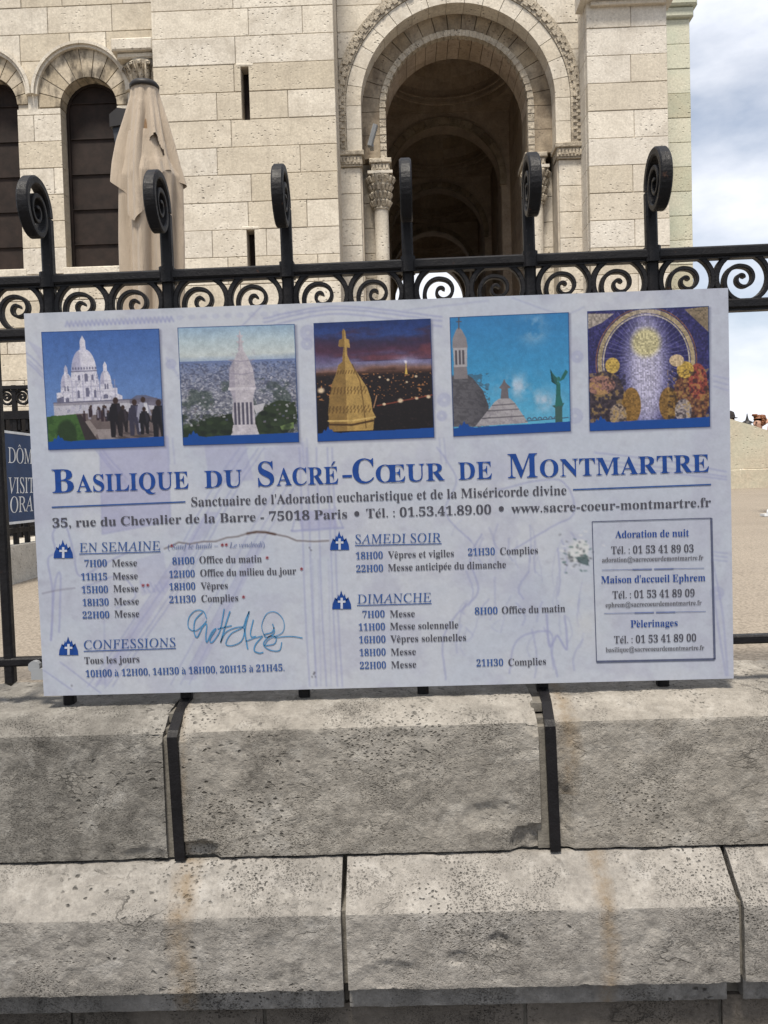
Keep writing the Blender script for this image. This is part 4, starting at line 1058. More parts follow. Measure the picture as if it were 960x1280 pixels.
p.put(msk*np.clip((tx-.5)*5, 0, 1), (176, 174, 198), .5); p.put(msk*np.clip((.40-tx)*6, 0, 1)*(p.Y > .34), (120, 120, 150), .55); p.put(msk*np.clip((.345-p.X)*9, 0, 1)*(p.Y < .34), (150, 150, 182), .55); p.put(msk*np.clip((p.X-.53)*14, 0, 1)*(p.Y > .33)*(p.Y < .48), (240, 238, 244), .4)
for y in (.43, .475, .52, .57): p.line([(.14, y), (.60, y-.004)], 1, (140, 140, 162), .5)
for k in range(30): x = .20+.42*rr.random(); y = rr.uniform(.36, .57); p.line([(x, y), (x, y+.02)], 1.1, (96, 96, 122), .6*(1 if .13 < x < .62 else 0))
weather(p, .10, 24); soften(p); p.grain(.10); blue_foot(p); PH = [p]
# 2: pale lantern tower above the city
p = Pic(W1, H1, (170, 180, 195), 2); p.vgrad([(0, (150, 176, 200)), (.12, (182, 198, 206)), (.24, (196, 204, 204)), (.30, (150, 168, 196))], 0, .31, .05*(p.noise(4, 2)-.5))
p.vgrad([(.29, (108, 124, 166)), (.40, (122, 130, 158)), (.6, (128, 130, 144)), (.93, (100, 104, 104))], .29, 1)
a_ = p.noise(50, 60, 2, .9); b_ = p.noise(70, 110, 1); cc_ = p.noise(8, 10, 3)
low = np.clip((p.Y-.30)/.35, 0, 1)
p.put(np.clip((a_-.52)*10, 0, 1)*(p.Y > .31), (186, 186, 196), .25+.0); p.put(np.clip((a_-.52)*10, 0, 1)*low, (196, 196, 204), .55); p.put(np.clip((.46-b_)*8, 0, 1)*(p.Y > .31), (62, 66, 90), .5)
p.put(np.clip((cc_-.56)*9, 0, 1)*(p.Y > .45), (52, 66, 58), .6)
p.line([(.03, .53), (.30, .40), (.42, .36)], 1.4, (70, 76, 104), .7); p.line([(.55, .50), (.98, .50)], 1.6, (70, 74, 92), .5)
p.poly([(0, .86), (.2, .78), (.45, .74), (.45, .96), (0, .96)], (40, 52, 38)); p.poly([(.62, .80), (.72, .68), (.84, .64), (.98, .66), (.99, .82), (.90, .92), (.62, .93)], (46, 58, 40)); p.put((p.noise(30, 30, 3) > .53)*(p.Y > .74), (32, 42, 30), .55)
p.poly([(.62, .68), (.72, .66), (.70, .72), (.64, .75)], (190, 188, 194)); p.poly([(.84, .86), (.96, .83), (.96, .88), (.86, .90)], (110, 130, 80))
tw = (190, 184, 192); ts = (150, 144, 160)
p.poly([(.41, .94), (.45, .86), (.435, .76), (.45, .62), (.42, .52), (.425, .44), (.43, .36), (.47, .29), (.50, .235), (.52, .20), (.55, .20), (.57, .235), (.60, .29), (.63, .37), (.64, .46), (.645, .52), (.62, .62), (.63, .76), (.63, .86), (.67, .94)], tw)
p.poly([(.42, .52), (.43, .36), (.47, .29), (.47, .94), (.43, .94), (.45, .8), (.45, .62)], ts, .55)
for y in (.29, .40, .52): p.line([(.425, y), (.53, y+.012), (.64, y)], 2, ts, .8)
p.poly([(.41, .52), (.65, .52), (.65, .545), (.41, .545)], (206, 200, 208)); 
for x in (.463, .495, .53, .565, .60): p.poly([(x-.010, .84), (x-.010, .65), (x+.010, .65), (x+.010, .84)], (74, 72, 90), .9)
p.poly([(.44, .84), (.635, .84), (.66, .93), (.42, .93)], (196, 190, 198)); p.put((p.noise(60, 60, 1) > .6)*(p.X > .42)*(p.X < .64)*(p.Y > .28)*(p.Y < .5), ts, .35)
p.poly([(.515, .21), (.52, .09), (.53, .03), (.54, .09), (.555, .21)], tw)
for y, w in ((.08, .03), (.13, .035), (.19, .03)): p.poly([(.53-w, y), (.53+w, y), (.53+w*.6, y+.02), (.53-w*.6, y+.02)], tw)
p.line([(.517, .21), (.524, .08)], 1.5, ts, .8)
for k in range(160):
    x, y = rr.random(), .44+.40*rr.random()**1.3
    if .41 < x < .66: continue
    s_ = .006+.02*(y-.4); p.poly([(x, y), (x+s_*1.6, y-.004), (x+s_*1.6, y+s_), (x, y+s_)], rr.choice([(206, 204, 212), (176, 174, 186), (84, 86, 110), (146, 144, 158), (110, 104, 112)]), .75)
for k in range(70):
    x, y = rr.random(), .74+.19*rr.random()
    if .42 < x < .66 or (x < .42 and y < .78): continue
    p.ell(x, y, .03, .018, rr.choice([(34, 46, 32), (58, 72, 48), (44, 58, 40), (26, 34, 28)]), .7, .6)
p.put((p.X > .41)*(p.X < .66)*(p.Y > .2)*np.clip((p.noise(34, 50, 3, .9)-.52)*6, 0, 1)*(p.a.min(-1) > 130), (150, 144, 160), .3)
weather(p, .12, 26); soften(p); p.grain(.08); blue_foot(p); PH.append(p)
# 3: gilded dome at night
p = Pic(W1, H1, (30, 26, 40), 3); md = .10*(p.noise(3, 6, 4)-.5)
p.vgrad([(0, (28, 48, 102)), (.10, (46, 68, 128)), (.16, (52, 44, 74)), (.24, (78, 48, 70)), (.29, (96, 84, 120)), (.35, (120, 116, 150)), (.40, (128, 96, 88)), (.435, (70, 46, 38)), (.46, (30, 22, 26)), (1, (20, 16, 18))], 0, 1, md*(p.Y < .42))
n_ = p.noise(3, 9, 4); p.put(np.clip((n_-.52)*6, 0, 1)*(p.Y > .05)*(p.Y < .34), (62, 40, 62), .7); p.put(np.clip((n_-.6)*6, 0, 1)*(p.Y > .2)*(p.Y < .33), (120, 64, 70), .6)
p.put(np.exp(-((p.X-.78)/.10)**2-((p.Y-.34)/.035)**2), (176, 176, 214), .6)
t_ = p.noise(60, 90, 1); p.put(np.clip((t_-.80)*14, 0, 1)*(p.Y > .44)*(p.Y < .66), (190, 130, 80), .8); p.put(np.clip((.20-t_)*10, 0, 1)*(p.Y > .45), (60, 44, 44), .5)
p.line([(.52, .715), (.66, .695), (.74, .68), (.88, .66), (1, .64)], 2.2, (150, 70, 50), .8)
for x, y, s in ((.72, .68, .022), (.58, .705, .014), (.86, .665, .014), (.96, .655, .018), (.045, .57, .028), (.62, .50, .012), (.78, .525, .010), (.86, .48, .012), (.55, .475, .01)): p.ell(x, y, s, s*.8, (238, 214, 180), .9, .8)
p.line([(.49, .73), (.52, .63)], 2, (200, 150, 110), .8)
p.line([(.778, .36), (.778, .45)], 1.6, (226, 196, 120), .9); p.poly([(.765, .46), (.778, .38), (.79, .46)], (216, 180, 90), .9); p.ell(.775, .355, .012, .012, (235, 230, 250), .9, .9)
gd = (176, 144, 84); gs_ = (92, 66, 34)
p.poly([(.10, .92), (.105, .84), (.10, .76), (.115, .64), (.14, .52), (.18, .43), (.20, .36), (.235, .335), (.24, .28), (.25, .21), (.22, .21), (.205, .20), (.215, .15), (.24, .14), (.24, .08), (.255, .055), (.27, .08), (.275, .14), (.30, .15), (.305, .22), (.28, .215), (.28, .28), (.30, .33), (.34, .40), (.39, .48), (.44, .56), (.47, .66), (.48, .76), (.50, .80), (.49, .83), (.48, .92)], gd)
p.put((p.X < .26)*(p.X > .09)*(np.abs(p.a[..., 0]-176) < 2), gs_, .45)
p.line([(.32, .36), (.38, .5), (.40, .66), (.42, .9)], 2, gs_, .75)
for y, n, xa_, xb_ in ((.41, 7, .20, .34), (.55, 11, .14, .42), (.58, 11, .13, .43), (.71, 12, .12, .45), (.74, 12, .115, .46)):
    for k in range(n): x = xa_+(xb_-xa_)*k/(n-1); p.line([(x, y), (x-.01, y+.025)], 2, gs_, .75)
p.line([(.10, .83), (.30, .835), (.50, .81)], 3, (208, 176, 110), .9); p.line([(.11, .86), (.30, .87), (.48, .84)], 4, (70, 48, 24), .9)
weather(p, .18, 30); soften(p)
p.grain(.12); blue_foot(p); PH.append(p)
# 4: stone roofs against a blue sky with a green bronze
p = Pic(W1, H1, (62, 140, 190), 5); p.vgrad([(0, (52, 124, 180)), (.5, (64, 148, 196)), (1, (96, 176, 208))], mod=.1*(p.noise(3)-.5))
nc = p.noise(9, 9, 4)
for cx_, cy_, sx_, sy_ in ((.70, .12, .09, .10), (.55, .60, .16, .09), (.77, .74, .13, .08)): p.put(np.exp(-((p.X-cx_)/sx_)**2-((p.Y-cy_)/sy_)**2)*np.clip((nc-.36)*3.5, 0, 1), (186, 200, 218), .9)
st_ = (128, 122, 126); sl = (168, 164, 168); sd_ = (84, 80, 88)
p.poly([(0, .92), (0, .50), (.10, .46), (.18, .52), (.26, .62), (.31, .76), (.30, .86), (.22, .93)], (96, 94, 100)); p.put((p.noise(40, 50, 2) > .55)*(p.X < .32)*(p.Y > .48), (66, 64, 70), .45)
for y in (.54, .60, .68, .76): p.line([(0, y), (.2, y+.02), (.30, y+.08)], 1.4, (70, 68, 76), .5)
p.poly([(.02, .46), (.02, .40), (.13, .40), (.14, .52), (.02, .52)], st_); p.poly([(.02, .26), (.14, .26), (.135, .42), (.025, .42)], sl)
for x in (.045, .075, .105): p.poly([(x-.009, .40), (x-.009, .28), (x+.009, .28), (x+.009, .40)], sd_)
p.poly([(.015, .26), (.02, .18), (.05, .11), (.075, .085), (.10, .11), (.135, .18), (.145, .26)], (140, 134, 138)); p.line([(.075, .10), (.078, .005)], 2.2, sd_); p.line([(.06, .04), (.096, .04)], 2, sd_)
p.poly([(.19, .925), (.36, .725), (.40, .70), (.49, .70), (.53, .74), (.64, .915)], sl)
for x0_, y, x1_ in ((.34, .755, .53), (.29, .80, .56), (.25, .86, .605)): p.line([(x0_, y), (x1_, y-.005)], 2.2, (92, 88, 96), .85)
p.poly([(.41, .70), (.42, .62), (.40, .61), (.43, .57), (.445, .535), (.46, .57), (.50, .61), (.475, .62), (.48, .70)], (110, 104, 110))
p.line([(.62, .90), (.98, .885)], 1.5, (60, 70, 90))
for k in range(6): p.line([(.65+.045*k+.016*cos(a*.5), .90-.018*abs(sin(a*.5))-.01) for a in range(8)], 1.8, (70, 78, 98), .9)
gn = (40, 104, 98); gk = (26, 70, 72)
p.poly([(.87, .93), (.87, .80), (.845, .78), (.95, .76), (.93, .80), (.93, .93)], (60, 92, 88)); p.poly([(.87, .79), (.88, .70), (.885, .60), (.90, .57), (.92, .60), (.92, .70), (.94, .78)], gn)
p.poly([(.89, .61), (.845, .58), (.835, .47), (.865, .52), (.895, .55)], gk); p.poly([(.91, .58), (.94, .52), (.965, .48), (.985, .50), (.95, .56)], gn); p.ell(.905, .555, .014, .018, gn, 1, .3)
p.put((p.X < .32)*(p.Y > .47)*np.clip((p.X-.12)*4, 0, 1)*(p.a[..., 2] < 130), (58, 58, 66), .6); p.put((p.X > .2)*(p.X < .64)*(p.Y > .69)*np.clip((p.noise(30, 30, 3, .9)-.5)*5, 0, 1)*(p.a.min(-1) > 120), (136, 130, 140), .6)
for k in range(5): p.line([(.85+.012*k, .50+.01*k), (.88+.008*k, .60)], 1.2, (70, 140, 130), .5)
weather(p, .09, 26); soften(p)
p.grain(.07); blue_foot(p); PH.append(p)
# 5: a blue and gold mosaic, kept to its plain colour masses
p = Pic(W1, H1, (46, 44, 92), 6); nn_ = p.noise(26, 26, 3, .8); p.put(np.clip((nn_-.5)*5, 0, 1), (78, 74, 130), .5)
for k in range(52):
    a = 2*pi*k/52; p.line([(.48+.10*cos(a), .40+.12*sin(a)), (.48+.40*cos(a), .40+.46*sin(a))], 1.3, (150, 150, 186), .42)
for o, c, w in ((0, (176, 158, 120), 8), (.03, (130, 86, 62), 2), (-.03, (196, 184, 160), 2.4)):
    p.line([(.48+(.385+o)*cos(a), .44-(.42+o)*sin(a)) for a in [pi*(-.12)+pi*1.24*i/30 for i in range(31)]], w, c, .9)
p.poly([(0, .02), (.22, .03), (.12, .10), (0, .15)], (184, 172, 150), .8); p.poly([(.80, .02), (1, .0), (1, .22), (.9, .12)], (160, 140, 92), .7)
p.ell(.48, .52, .17, .46, (176, 172, 202), .8, .7); p.ell(.48, .52, .10, .36, (196, 192, 212), .8, .9); p.ell(.48, .28, .12, .12, (196, 186, 130), .8, .4)
for k in range(12): x = .37+.02*k; p.line([(x, .4+.04*(k % 3)), (x+.01, .88)], 1.3, (150, 146, 180), .6)
for cx_, cy_, rx_, ry_, c in ((.14, .74, .16, .24, (66, 56, 62)), (.10, .62, .12, .08, (150, 110, 100)), (.20, .46, .06, .065, (190, 160, 80)), (.85, .74, .15, .24, (112, 72, 52)), (.90, .62, .08, .15, (140, 66, 58)), (.80, .52, .07, .07, (190, 158, 74)), (.73, .44, .06, .05, (200, 176, 140)), (.35, .80, .08, .15, (134, 100, 48)), (.66, .80, .08, .14, (126, 94, 46)), (.78, .86, .07, .10, (158, 148, 148)), (.24, .88, .07, .10, (150, 132, 116))): p.ell(cx_, cy_, rx_, ry_, c, .95, .08)
n4 = p.noise(34, 34, 2, .9); tj = np.kron(p.rs.rand(75, 75), np.ones((3, 3)))[:p.h, :p.w, None]; p.a = p.a*(.82+.36*tj); edge_ = (np.abs(p.X-.48) > .17)*(p.Y > .52)
p.put(np.clip((n4-.55)*8, 0, 1)*edge_, (184, 150, 84), .55); p.put(np.clip((.44-n4)*8, 0, 1)*edge_, (36, 30, 40), .6); p.grain(.14); blue_foot(p); PH.append(p)
LBL = ['printed photo of the white domed church under blue sky', 'printed photo of a pale lantern tower above the city', 'printed night photo of a golden dome', 'printed photo of stone roofs and a green statue', 'printed blue and gold mosaic picture']
for q, p, lb in zip(QUADS, PH, LBL):
    p.mesh('photo_print', [Vector((*uv(*c), 0)).xzy for c in q], YS-.0012, sign, PG*.9, lb)

# --- lettering
FNT = {}; CAPH = {}
ACC = {'\u0301': [(-.02, 0), (.10, .16), (.19, .16), (.03, 0)], '\u0300': [(.02, 0), (-.10, .16), (-.19, .16), (-.03, 0)], '\u0302': [(-.16, 0), (-.03, .15), (.03, .15), (.16, 0), (.11, 0), (0, .09), (-.11, 0)]}
def bold(c):
    if 'A' <= c <= 'Z': return chr(0x1D400+ord(c)-65)
    if 'a' <= c <= 'z': return chr(0x1D41A+ord(c)-97)
    if '0' <= c <= '9': return chr(0x1D7CE+ord(c)-48)
    return c
def ital(c):
    if 'A' <= c <= 'Z': return chr(0x1D434+ord(c)-65)
    if c == 'h': return '\u210e'
    if 'a' <= c <= 'z': return chr(0x1D44E+ord(c)-97)
    return bold(c)
STY = {'r': (bold, 0, 0), 'b': (bold, 0, 0), 'c': (bold, 0, 0), 'h': (ital, -.002, -.20), 'i': (ital, .004, 0)}
def outline(s, off, sh):
    c = bpy.data.curves.new('t', 'FONT'); c.body = s; c.size = 1; c.offset = off; c.shear = sh; c.fill_mode = 'NONE'; c.dimensions = '2D'; c.resolution_u = 3
    o = bpy.data.objects.new('t', c); COL.objects.link(o)
    me = bpy.data.meshes.new_from_object(o.evaluated_get(bpy.context.evaluated_depsgraph_get()))
    v = np.array([x.co[:2] for x in me.vertices]); e = [tuple(q.vertices) for q in me.edges]
    bpy.data.objects.remove(o); bpy.data.curves.remove(c); bpy.data.meshes.remove(me); return v, e
def filled(P, E_):
    nx = {}
    for u, w in E_: nx.setdefault(u, []).append(w); nx.setdefault(w, []).append(u)
    seen = set(); c = bpy.data.curves.new('o', 'CURVE'); c.dimensions = '2D'; c.fill_mode = 'FRONT'
    for s0 in range(len(P)):
        if s0 in seen or s0 not in nx: continue
        lp = [s0]; seen.add(s0); cur = s0
        while True:
            n = [k for k in nx[cur] if k not in seen]
            if not n: break
            cur = n[0]; seen.add(cur); lp.append(cur)
        sp = c.splines.new('POLY'); sp.points.add(len(lp)-1); sp.use_cyclic_u = True
        for k, q in enumerate(lp): sp.points[k].co = (P[q, 0], P[q, 1], 0, 1)
    o = bpy.data.objects.new('o', c); COL.objects.link(o); me = bpy.data.meshes.new_from_object(o.evaluated_get(bpy.context.evaluated_depsgraph_get()))
    v = np.array([x.co[:2] for x in me.vertices]); f = [tuple(q.vertices) for q in me.polygons]
    bpy.data.objects.remove(o); bpy.data.curves.remove(c); bpy.data.meshes.remove(me); return v, f
def thin_by(ch, sty):
    """how far the upright stems are drawn in: a regular cut out of the bold one"""
    if sty == 'b': return .003
    if sty == 'c': return .012 if ch.isalpha() else 0
    if ch in 'wvxyk': return .011
    if ch.islower(): return .025
    if ch.isdigit(): return .021
    return .013 if ch.isalpha() else .008
def glyph(ch, sty):
    k = (ch, sty)
    if k not in FNT:
        fn, off, sh = STY[sty]
        if not ch.isalpha(): sh = 0
        if ch == ' ': FNT[k] = (np.zeros((0, 2)), [], .26)
        elif ch == 'Œ':
            a = glyph('O', sty); b = glyph('E', sty); d = a[2]*.66
            FNT[k] = (np.concatenate([a[0], b[0]+np.array([d, 0])]), list(a[1])+[tuple(i+len(a[0]) for i in f) for f in b[1]], d+b[2])
        else:
            v0, e = outline(fn(ch), off, sh); v2, _ = outline(fn(ch)*2, off, sh); adv = (v2[:, 0].max()-v2[:, 0].min())-(v0[:, 0].max()-v0[:, 0].min())
            if sty in 'rbc':
                va, _ = outline(fn(ch), -thin_by(ch, sty), 0); vb, _ = outline(fn(ch), -.001, 0); v0 = np.stack([va[:, 0], vb[:, 1]], 1)
            v, f = filled(v0, e); FNT[k] = (v, f, adv)
    return FNT[k]
def text(m_, s, x0, y0, x1, y1, cap, sty='r', lay=.0018, mi=0, x0pad=True):
    if sty not in CAPH: CAPH[sty] = glyph('H', sty)[0][:, 1].max()
    pen = 0; out_ = []; gap = 0
    for ch in unicodedata.normalize('NFD', s.replace('Œ', 'O\x01')):
        dl = 0
        if ch == '\x01': pen -= last[2]*.36; ch = 'E'; dl = .0004
        if ch in ACC:
            v, f, adv, px_, base = last; cx_ = px_+(v[:, 0].min()+v[:, 0].max())/2+(.03 if base.isupper() else 0); zt_ = v[:, 1].max()+.045
            out_.append((np.array(ACC[ch])+np.array([cx_, zt_]), [tuple(range(len(ACC[ch])))], 0)); continue
        v, f, adv = glyph(ch, sty); last = (v, f, adv, pen, ch); out_.append((v+np.array([pen, 0]), f, dl)) if len(v) else None; pen += adv
    mn = min(v[:, 0].min() for v, f, dl in out_); mxx = max(v[:, 0].max() for v, f, dl in out_)
    A = np.array(uv(x0, y0)); B_ = np.array(uv(x1, y1)); e = (B_-A)/(mxx-mn); d = (B_-A)/np.linalg.norm(B_-A); nrm_ = np.array([-d[1], d[0]])
    ks = cap*YS/FPX/CAPH[sty]
    for v, f, dl in out_:
        w = A+(v[:, :1]-mn)*e+v[:, 1:2]*nrm_*ks
        m_.add([(a, YS-lay-dl, b) for a, b in w], f, .5, mi)
def stroke(m_, P, w, lay=.0017, mi=0):
    Q = [Vector(uv(*p)) for p in P]; L = []
    for i, q in enumerate(Q):
        t = (Q[min(len(Q)-1, i+1)]-Q[max(0, i-1)]).normalized(); n_ = Vector((-t.y, t.x)); k = w[i] if isinstance(w, list) else w; k = k*YS/FPX/2
        L.append((q+n_*k, q-n_*k))
    for a, b in zip(L[:-1], L[1:]): m_.face([(a[0].x, YS-lay, a[0].y), (a[1].x, YS-lay, a[1].y), (b[1].x, YS-lay, b[1].y), (b[0].x, YS-lay, b[0].y)], .5, mi)
def letters(name, mb_, mats, label=None): return build(name, mb_, mats, sign, label=label, fix=False)

def base(x): return 616.2+(x-66)*(589.6-616.2)/(886-66)
mb = MB()
for s, a, b, c in (('B', 66, 93, 29.5), ('ASILIQUE', 96, 236, 21.5), ('DU', 256, 303, 21.5), ('S', 323, 343, 30.5), ('ACRÉ', 346, 423, 21.5), ('C', 441, 468, 30), ('ŒUR', 470, 556, 21.5), ('DE', 573, 615, 21.5), ('M', 635, 672, 30), ('ONTMARTRE', 675, 886, 21.5)):
    if len(s) == 1: mb = MB()
    text(mb, s, a, base(a), b, base(b), c, 'c')
    if s == 'ACRÉ': stroke(mb, [(428, base(428)-9), (440, base(440)-9)], 3.2)
    if len(s) > 1:
        letters('title_word', mb, M['ink_blue']); mb = MB()
mb = MB(); text(mb, "Sanctuaire de l'Adoration eucharistique et de la Miséricorde divine", 239.5, 633, 708, 618.2, 11.6)
letters('subtitle_lettering', mb, M['ink_dark'])
mb = MB()
text(mb, '35, rue du Chevalier de la Barre - 75018 Paris', 66, 659.2, 434, 647.8, 11.2); text(mb, 'Tél. : 01.53.41.89.00', 458, 647.2, 614, 642.2, 11.2); text(mb, 'www.sacre-coeur-montmartre.fr', 639, 641.2, 888.5, 633.2, 11.2)
for x, y in ((446, 642), (626.5, 635.8)):
    c_ = uv(x, y); rr = 3.2*YS/FPX; mb.face([(c_[0]+rr*cos(a*pi/8), YS-.0018, c_[1]+rr*sin(a*pi/8)) for a in range(16)])
letters('address_lettering', mb, M['ink_dark'])
for P in ([(65, 634), (232, 627.2)], [(716, 612), (888.5, 605.5)]):
    mb = MB(); stroke(mb, P, 1.7); letters('rule_line', mb, M['ink_mid'])
mb = MB()
for s, a, ya, b, yb in (('EN SEMAINE', 99.8, 690, 200.5, 687.3), ('CONFESSIONS', 105.4, 811.5, 219.6, 808), ('SAMEDI SOIR', 444.3, 679.5, 551.5, 677.3), ('DIMANCHE', 446.8, 754.3, 539, 752)):
    mb = MB(); text(mb, s, a, ya, b, yb, 11.3, 'h'); stroke(mb, [(a-.5, ya+2.4), (b+.5, yb+2.2)], 1.1); letters('heading_lettering', mb, M['ink_mid'])
mb = MB(); C1, C2 = 0, 1
R = [('7H00', 106, 708.5, 134, 707.9, 'Messe', 140.2, 708, 171.6, 707.4), ('11H15', 101.8, 725.2, 134.2, 724.6, 'Messe', 141.2, 724.3, 172.6, 723.7), ('15H00', 102.6, 741.4, 135.4, 740.6, 'Messe', 142, 740, 173.3, 739.4),
     ('18H30', 103.6, 757.3, 136.3, 756.5, 'Messe', 142.8, 756, 174, 755.3), ('22H00', 103.6, 773, 137, 772.3, 'Messe', 143.4, 771.6, 174.5, 771),
     ('8H00', 215.8, 705.6, 243.4, 704.6, 'Office du matin', 249.5, 704, 327.4, 702.5), ('12H00', 211.8, 722, 243.8, 721, 'Office du milieu du jour', 250.5, 720.4, 370.4, 717.6), ('18H00', 212, 737.6, 244.4, 736.6, 'Vêpres', 251, 736.6, 285, 735.8), ('21H30', 212, 753.6, 245, 752.6, 'Complies', 252, 752.4, 298, 751.2),
     ('18H00', 445, 699, 478.6, 698, 'Vêpres et vigiles', 485, 697.8, 567.4, 695.6), ('22H00', 445.4, 715.2, 479, 714.2, 'Messe anticipée du dimanche', 485, 713.8, 632.5, 709.6), ('21H30', 585, 694.4, 618.6, 693.3, 'Complies', 625, 693.2, 672.4, 691.8),
     ('7H00', 453.2, 772.2, 481, 771.4, 'Messe', 487.5, 771.6, 518.6, 770.8), ('8H00', 593.4, 768, 622, 767.2, 'Office du matin', 627.2, 766.8, 706.4, 764.4), ('11H00', 448.4, 788, 481.4, 787.2, 'Messe solennelle', 487.6, 787, 573, 785), ('16H00', 449, 803.8, 482, 803, 'Vêpres solennelles', 488, 802.8, 582.6, 800.6),
     ('18H00', 449.6, 819.8, 482.2, 819, 'Messe', 488.6, 819.2, 520, 818.2), ('22H00', 450, 836, 482.6, 835.2, 'Messe', 489, 835.2, 520.4, 834.2), ('21H30', 595.6, 832.8, 629, 832, 'Complies', 635.4, 832, 682.4, 830.4)]
for t, a, ya, b, yb, s, c, yc_, d, yd in R:
    mb = MB(); text(mb, t, a, ya, b, yb, 8.6, 'r', mi=0); text(mb, s, c, yc_, d, yd, 8.8, 'r', mi=1); letters('schedule_line', mb, [M['ink_mid'], M['ink_dark']])
mb = MB()
text(mb, 'Tous les jours', 106, 829.8, 174.6, 827.6, 8.8, 'r', mi=1); text(mb, '10H00 à 12H00, 14H30 à 18H00, 20H15 à 21H45.', 107.6, 846.2, 355.8, 838.2, 8.6, 'r', mi=0)
letters('schedule_line', mb, [M['ink_mid'], M['ink_dark']])
mb = MB(); text(mb, '( Sauf le lundi –', 210, 686.5, 273, 684.8, 6.6, 'i', mi=0); letters('footnote_lettering', mb, [M['ink_pale'], M['ink_red']]); mb = MB(); text(mb, 'Le vendredi)', 287, 684.6, 331, 683.4, 6.6, 'i', mi=0); letters('footnote_lettering', mb, [M['ink_pale'], M['ink_red']])
for x, y in ((334, 697), (377, 711), (304.5, 746), (179, 731.5), (185, 731.2), (215, 682), (278, 681), (283, 680.8)):
    mb = MB()
    for a in (0, 1, 2): stroke(mb, [(x-2.1*cos(a*pi/3+.5), y-2.1*sin(a*pi/3+.5)), (x+2.1*cos(a*pi/3+.5), y+2.1*sin(a*pi/3+.5))], 1.0, mi=1)
    letters('red_asterisk', mb, [M['ink_pale'], M['ink_red']])
# church icons
for (x0, y0, x1, y1) in ((67.3, 674.4, 91.7, 697.7), (74, 795.3, 98.2, 818.8), (412.6, 663.6, 436.6, 687.4), (415.2, 737.6, 439.2, 761.2)):
    w_, h_ = x1-x0, y1-y0; f_ = lambda a, b: (lambda q: (q[0], YS-.0017, q[1]))(uv(x0+a*w_, y0+b*h_))
    m_ = MB(); pts = [(0, 1), (.03, .72), (.11, .52), (.15, .38), (.19, .50), (.27, .40), (.31, .22), (.36, .34), (.42, .20), (.47, 0), (.53, .20), (.60, .32), (.66, .20), (.71, .40), (.80, .50), (.84, .36), (.89, .52), (.97, .72), (1, .99)]
    ctr = f_(.5, .8); 
    for a, b in zip(pts, pts[1:]+pts[:1]): m_.face([ctr, f_(*a), f_(*b)])
    ic = build('church_emblem', m_, M['ink_blue'], sign, fix=False)
    m_ = MB(); f2 = lambda a, b: (lambda q: (q[0], YS-.0022, q[1]))(uv(x0+a*w_, y0+b*h_))
    m_.face([f2(.44, .40), f2(.44, .98), f2(.56, .98), f2(.56, .40)]); m_.face([f2(.30, .55), f2(.30, .66), f2(.437, .66), f2(.437, .55)]); m_.face([f2(.563, .55), f2(.563, .66), f2(.70, .66), f2(.70, .55)])
    build('white_cross', m_, M['ink_white'], ic, fix=False)
# framed contact box
mb = MB(); C = [(740, 652), (888.8, 647.5), (893, 823.8), (745.5, 827)]
stroke(mb, [C[0], C[1]], 1.1); stroke(mb, [C[0], C[3]], 1.1); stroke(mb, [C[1], C[2]], 2.8); stroke(mb, [C[3], C[2]], 2.8); build('contact_frame', mb, ink('slate_ink', (86, 92, 116), PG), sign, fix=False)
mb = MB()
for s, a, ya, b, yb in (('Adoration de nuit', 768.8, 672.2, 861, 670.2), ("Maison d'accueil Ephrem", 751.2, 729, 881.4, 726), ('Pèlerinages', 788, 784, 846.8, 782.4)): text(mb, s, a, ya, b, yb, 8.8, 'b', mi=0)
for s, a, ya, b, yb in (('Tél. : 01 53 41 89 03', 763.8, 692.2, 866.8, 690), ('Tél. : 01 53 41 89 09', 765.5, 748, 868, 745.4), ('Tél. : 01 53 41 89 00', 767.5, 804, 870, 801.4)): text(mb, s, a, ya, b, yb, 9.2, 'r', mi=1)
for s, a, ya, b, yb in (('adoration@sacrecoeurdemontmartre.fr', 752.5, 702.8, 878.8, 699.8), ('ephrem@sacrecoeurdemontmartre.fr', 756.8, 759, 876.8, 756), ('basilique@sacrecoeurdemontmartre.fr', 757, 815, 880, 812.2)): text(mb, s, a, ya, b, yb, 6.0, 'r', mi=2)
for a, ya, b, yb in ((752, 712.4, 880, 710), (755, 766.6, 882, 764)):
    for t0, t1, w in ((0, .3, .7), (.3, .49, 1.6), (.51, .7, 1.6), (.7, 1, .7)): stroke(mb, [(a+(b-a)*t0, ya+(yb-ya)*t0), (a+(b-a)*t1, ya+(yb-ya)*t1)], w, mi=3)
letters('contact_lettering', mb, [M['ink_blue'], M['ink_dark'], M['ink_fade'], M['ink_pale']])
# scrawled marker tag
mb = MB()
def scr(P, w=1.6, n=7):
    o = []
    for i in range(len(P)-1):
        p0, p1, p2, p3 = P[max(0, i-1)], P[i], P[i+1], P[min(len(P)-1, i+2)]
        for k in range(n):
            t = k/n; o.append(tuple(.5*((2*p1[j])+(-p0[j]+p2[j])*t+(2*p0[j]-5*p1[j]+4*p2[j]-p3[j])*t*t+(-p0[j]+3*p1[j]-3*p2[j]+p3[j])*t**3) for j in (0, 1)))
    stroke(mb, o+[P[-1]], w)
q = lambda L: [(220+a/4.8, 640+b/4.8) for a, b in L]
scr(q([(185, 640), (165, 595), (120, 590), (80, 630), (75, 690), (110, 712), (150, 690), (185, 650)]), 1.2)
scr(q([(160, 600), (115, 650), (110, 720), (128, 750), (160, 690), (185, 672), (180, 740), (186, 780), (215, 720), (240, 700), (205, 760), (215, 782), (250, 740), (270, 690), (290, 580)]), 1.5)
scr(q([(325, 595), (300, 670), (268, 782)]), 1.8); scr(q([(250, 700), (335, 680)]), 1.4)
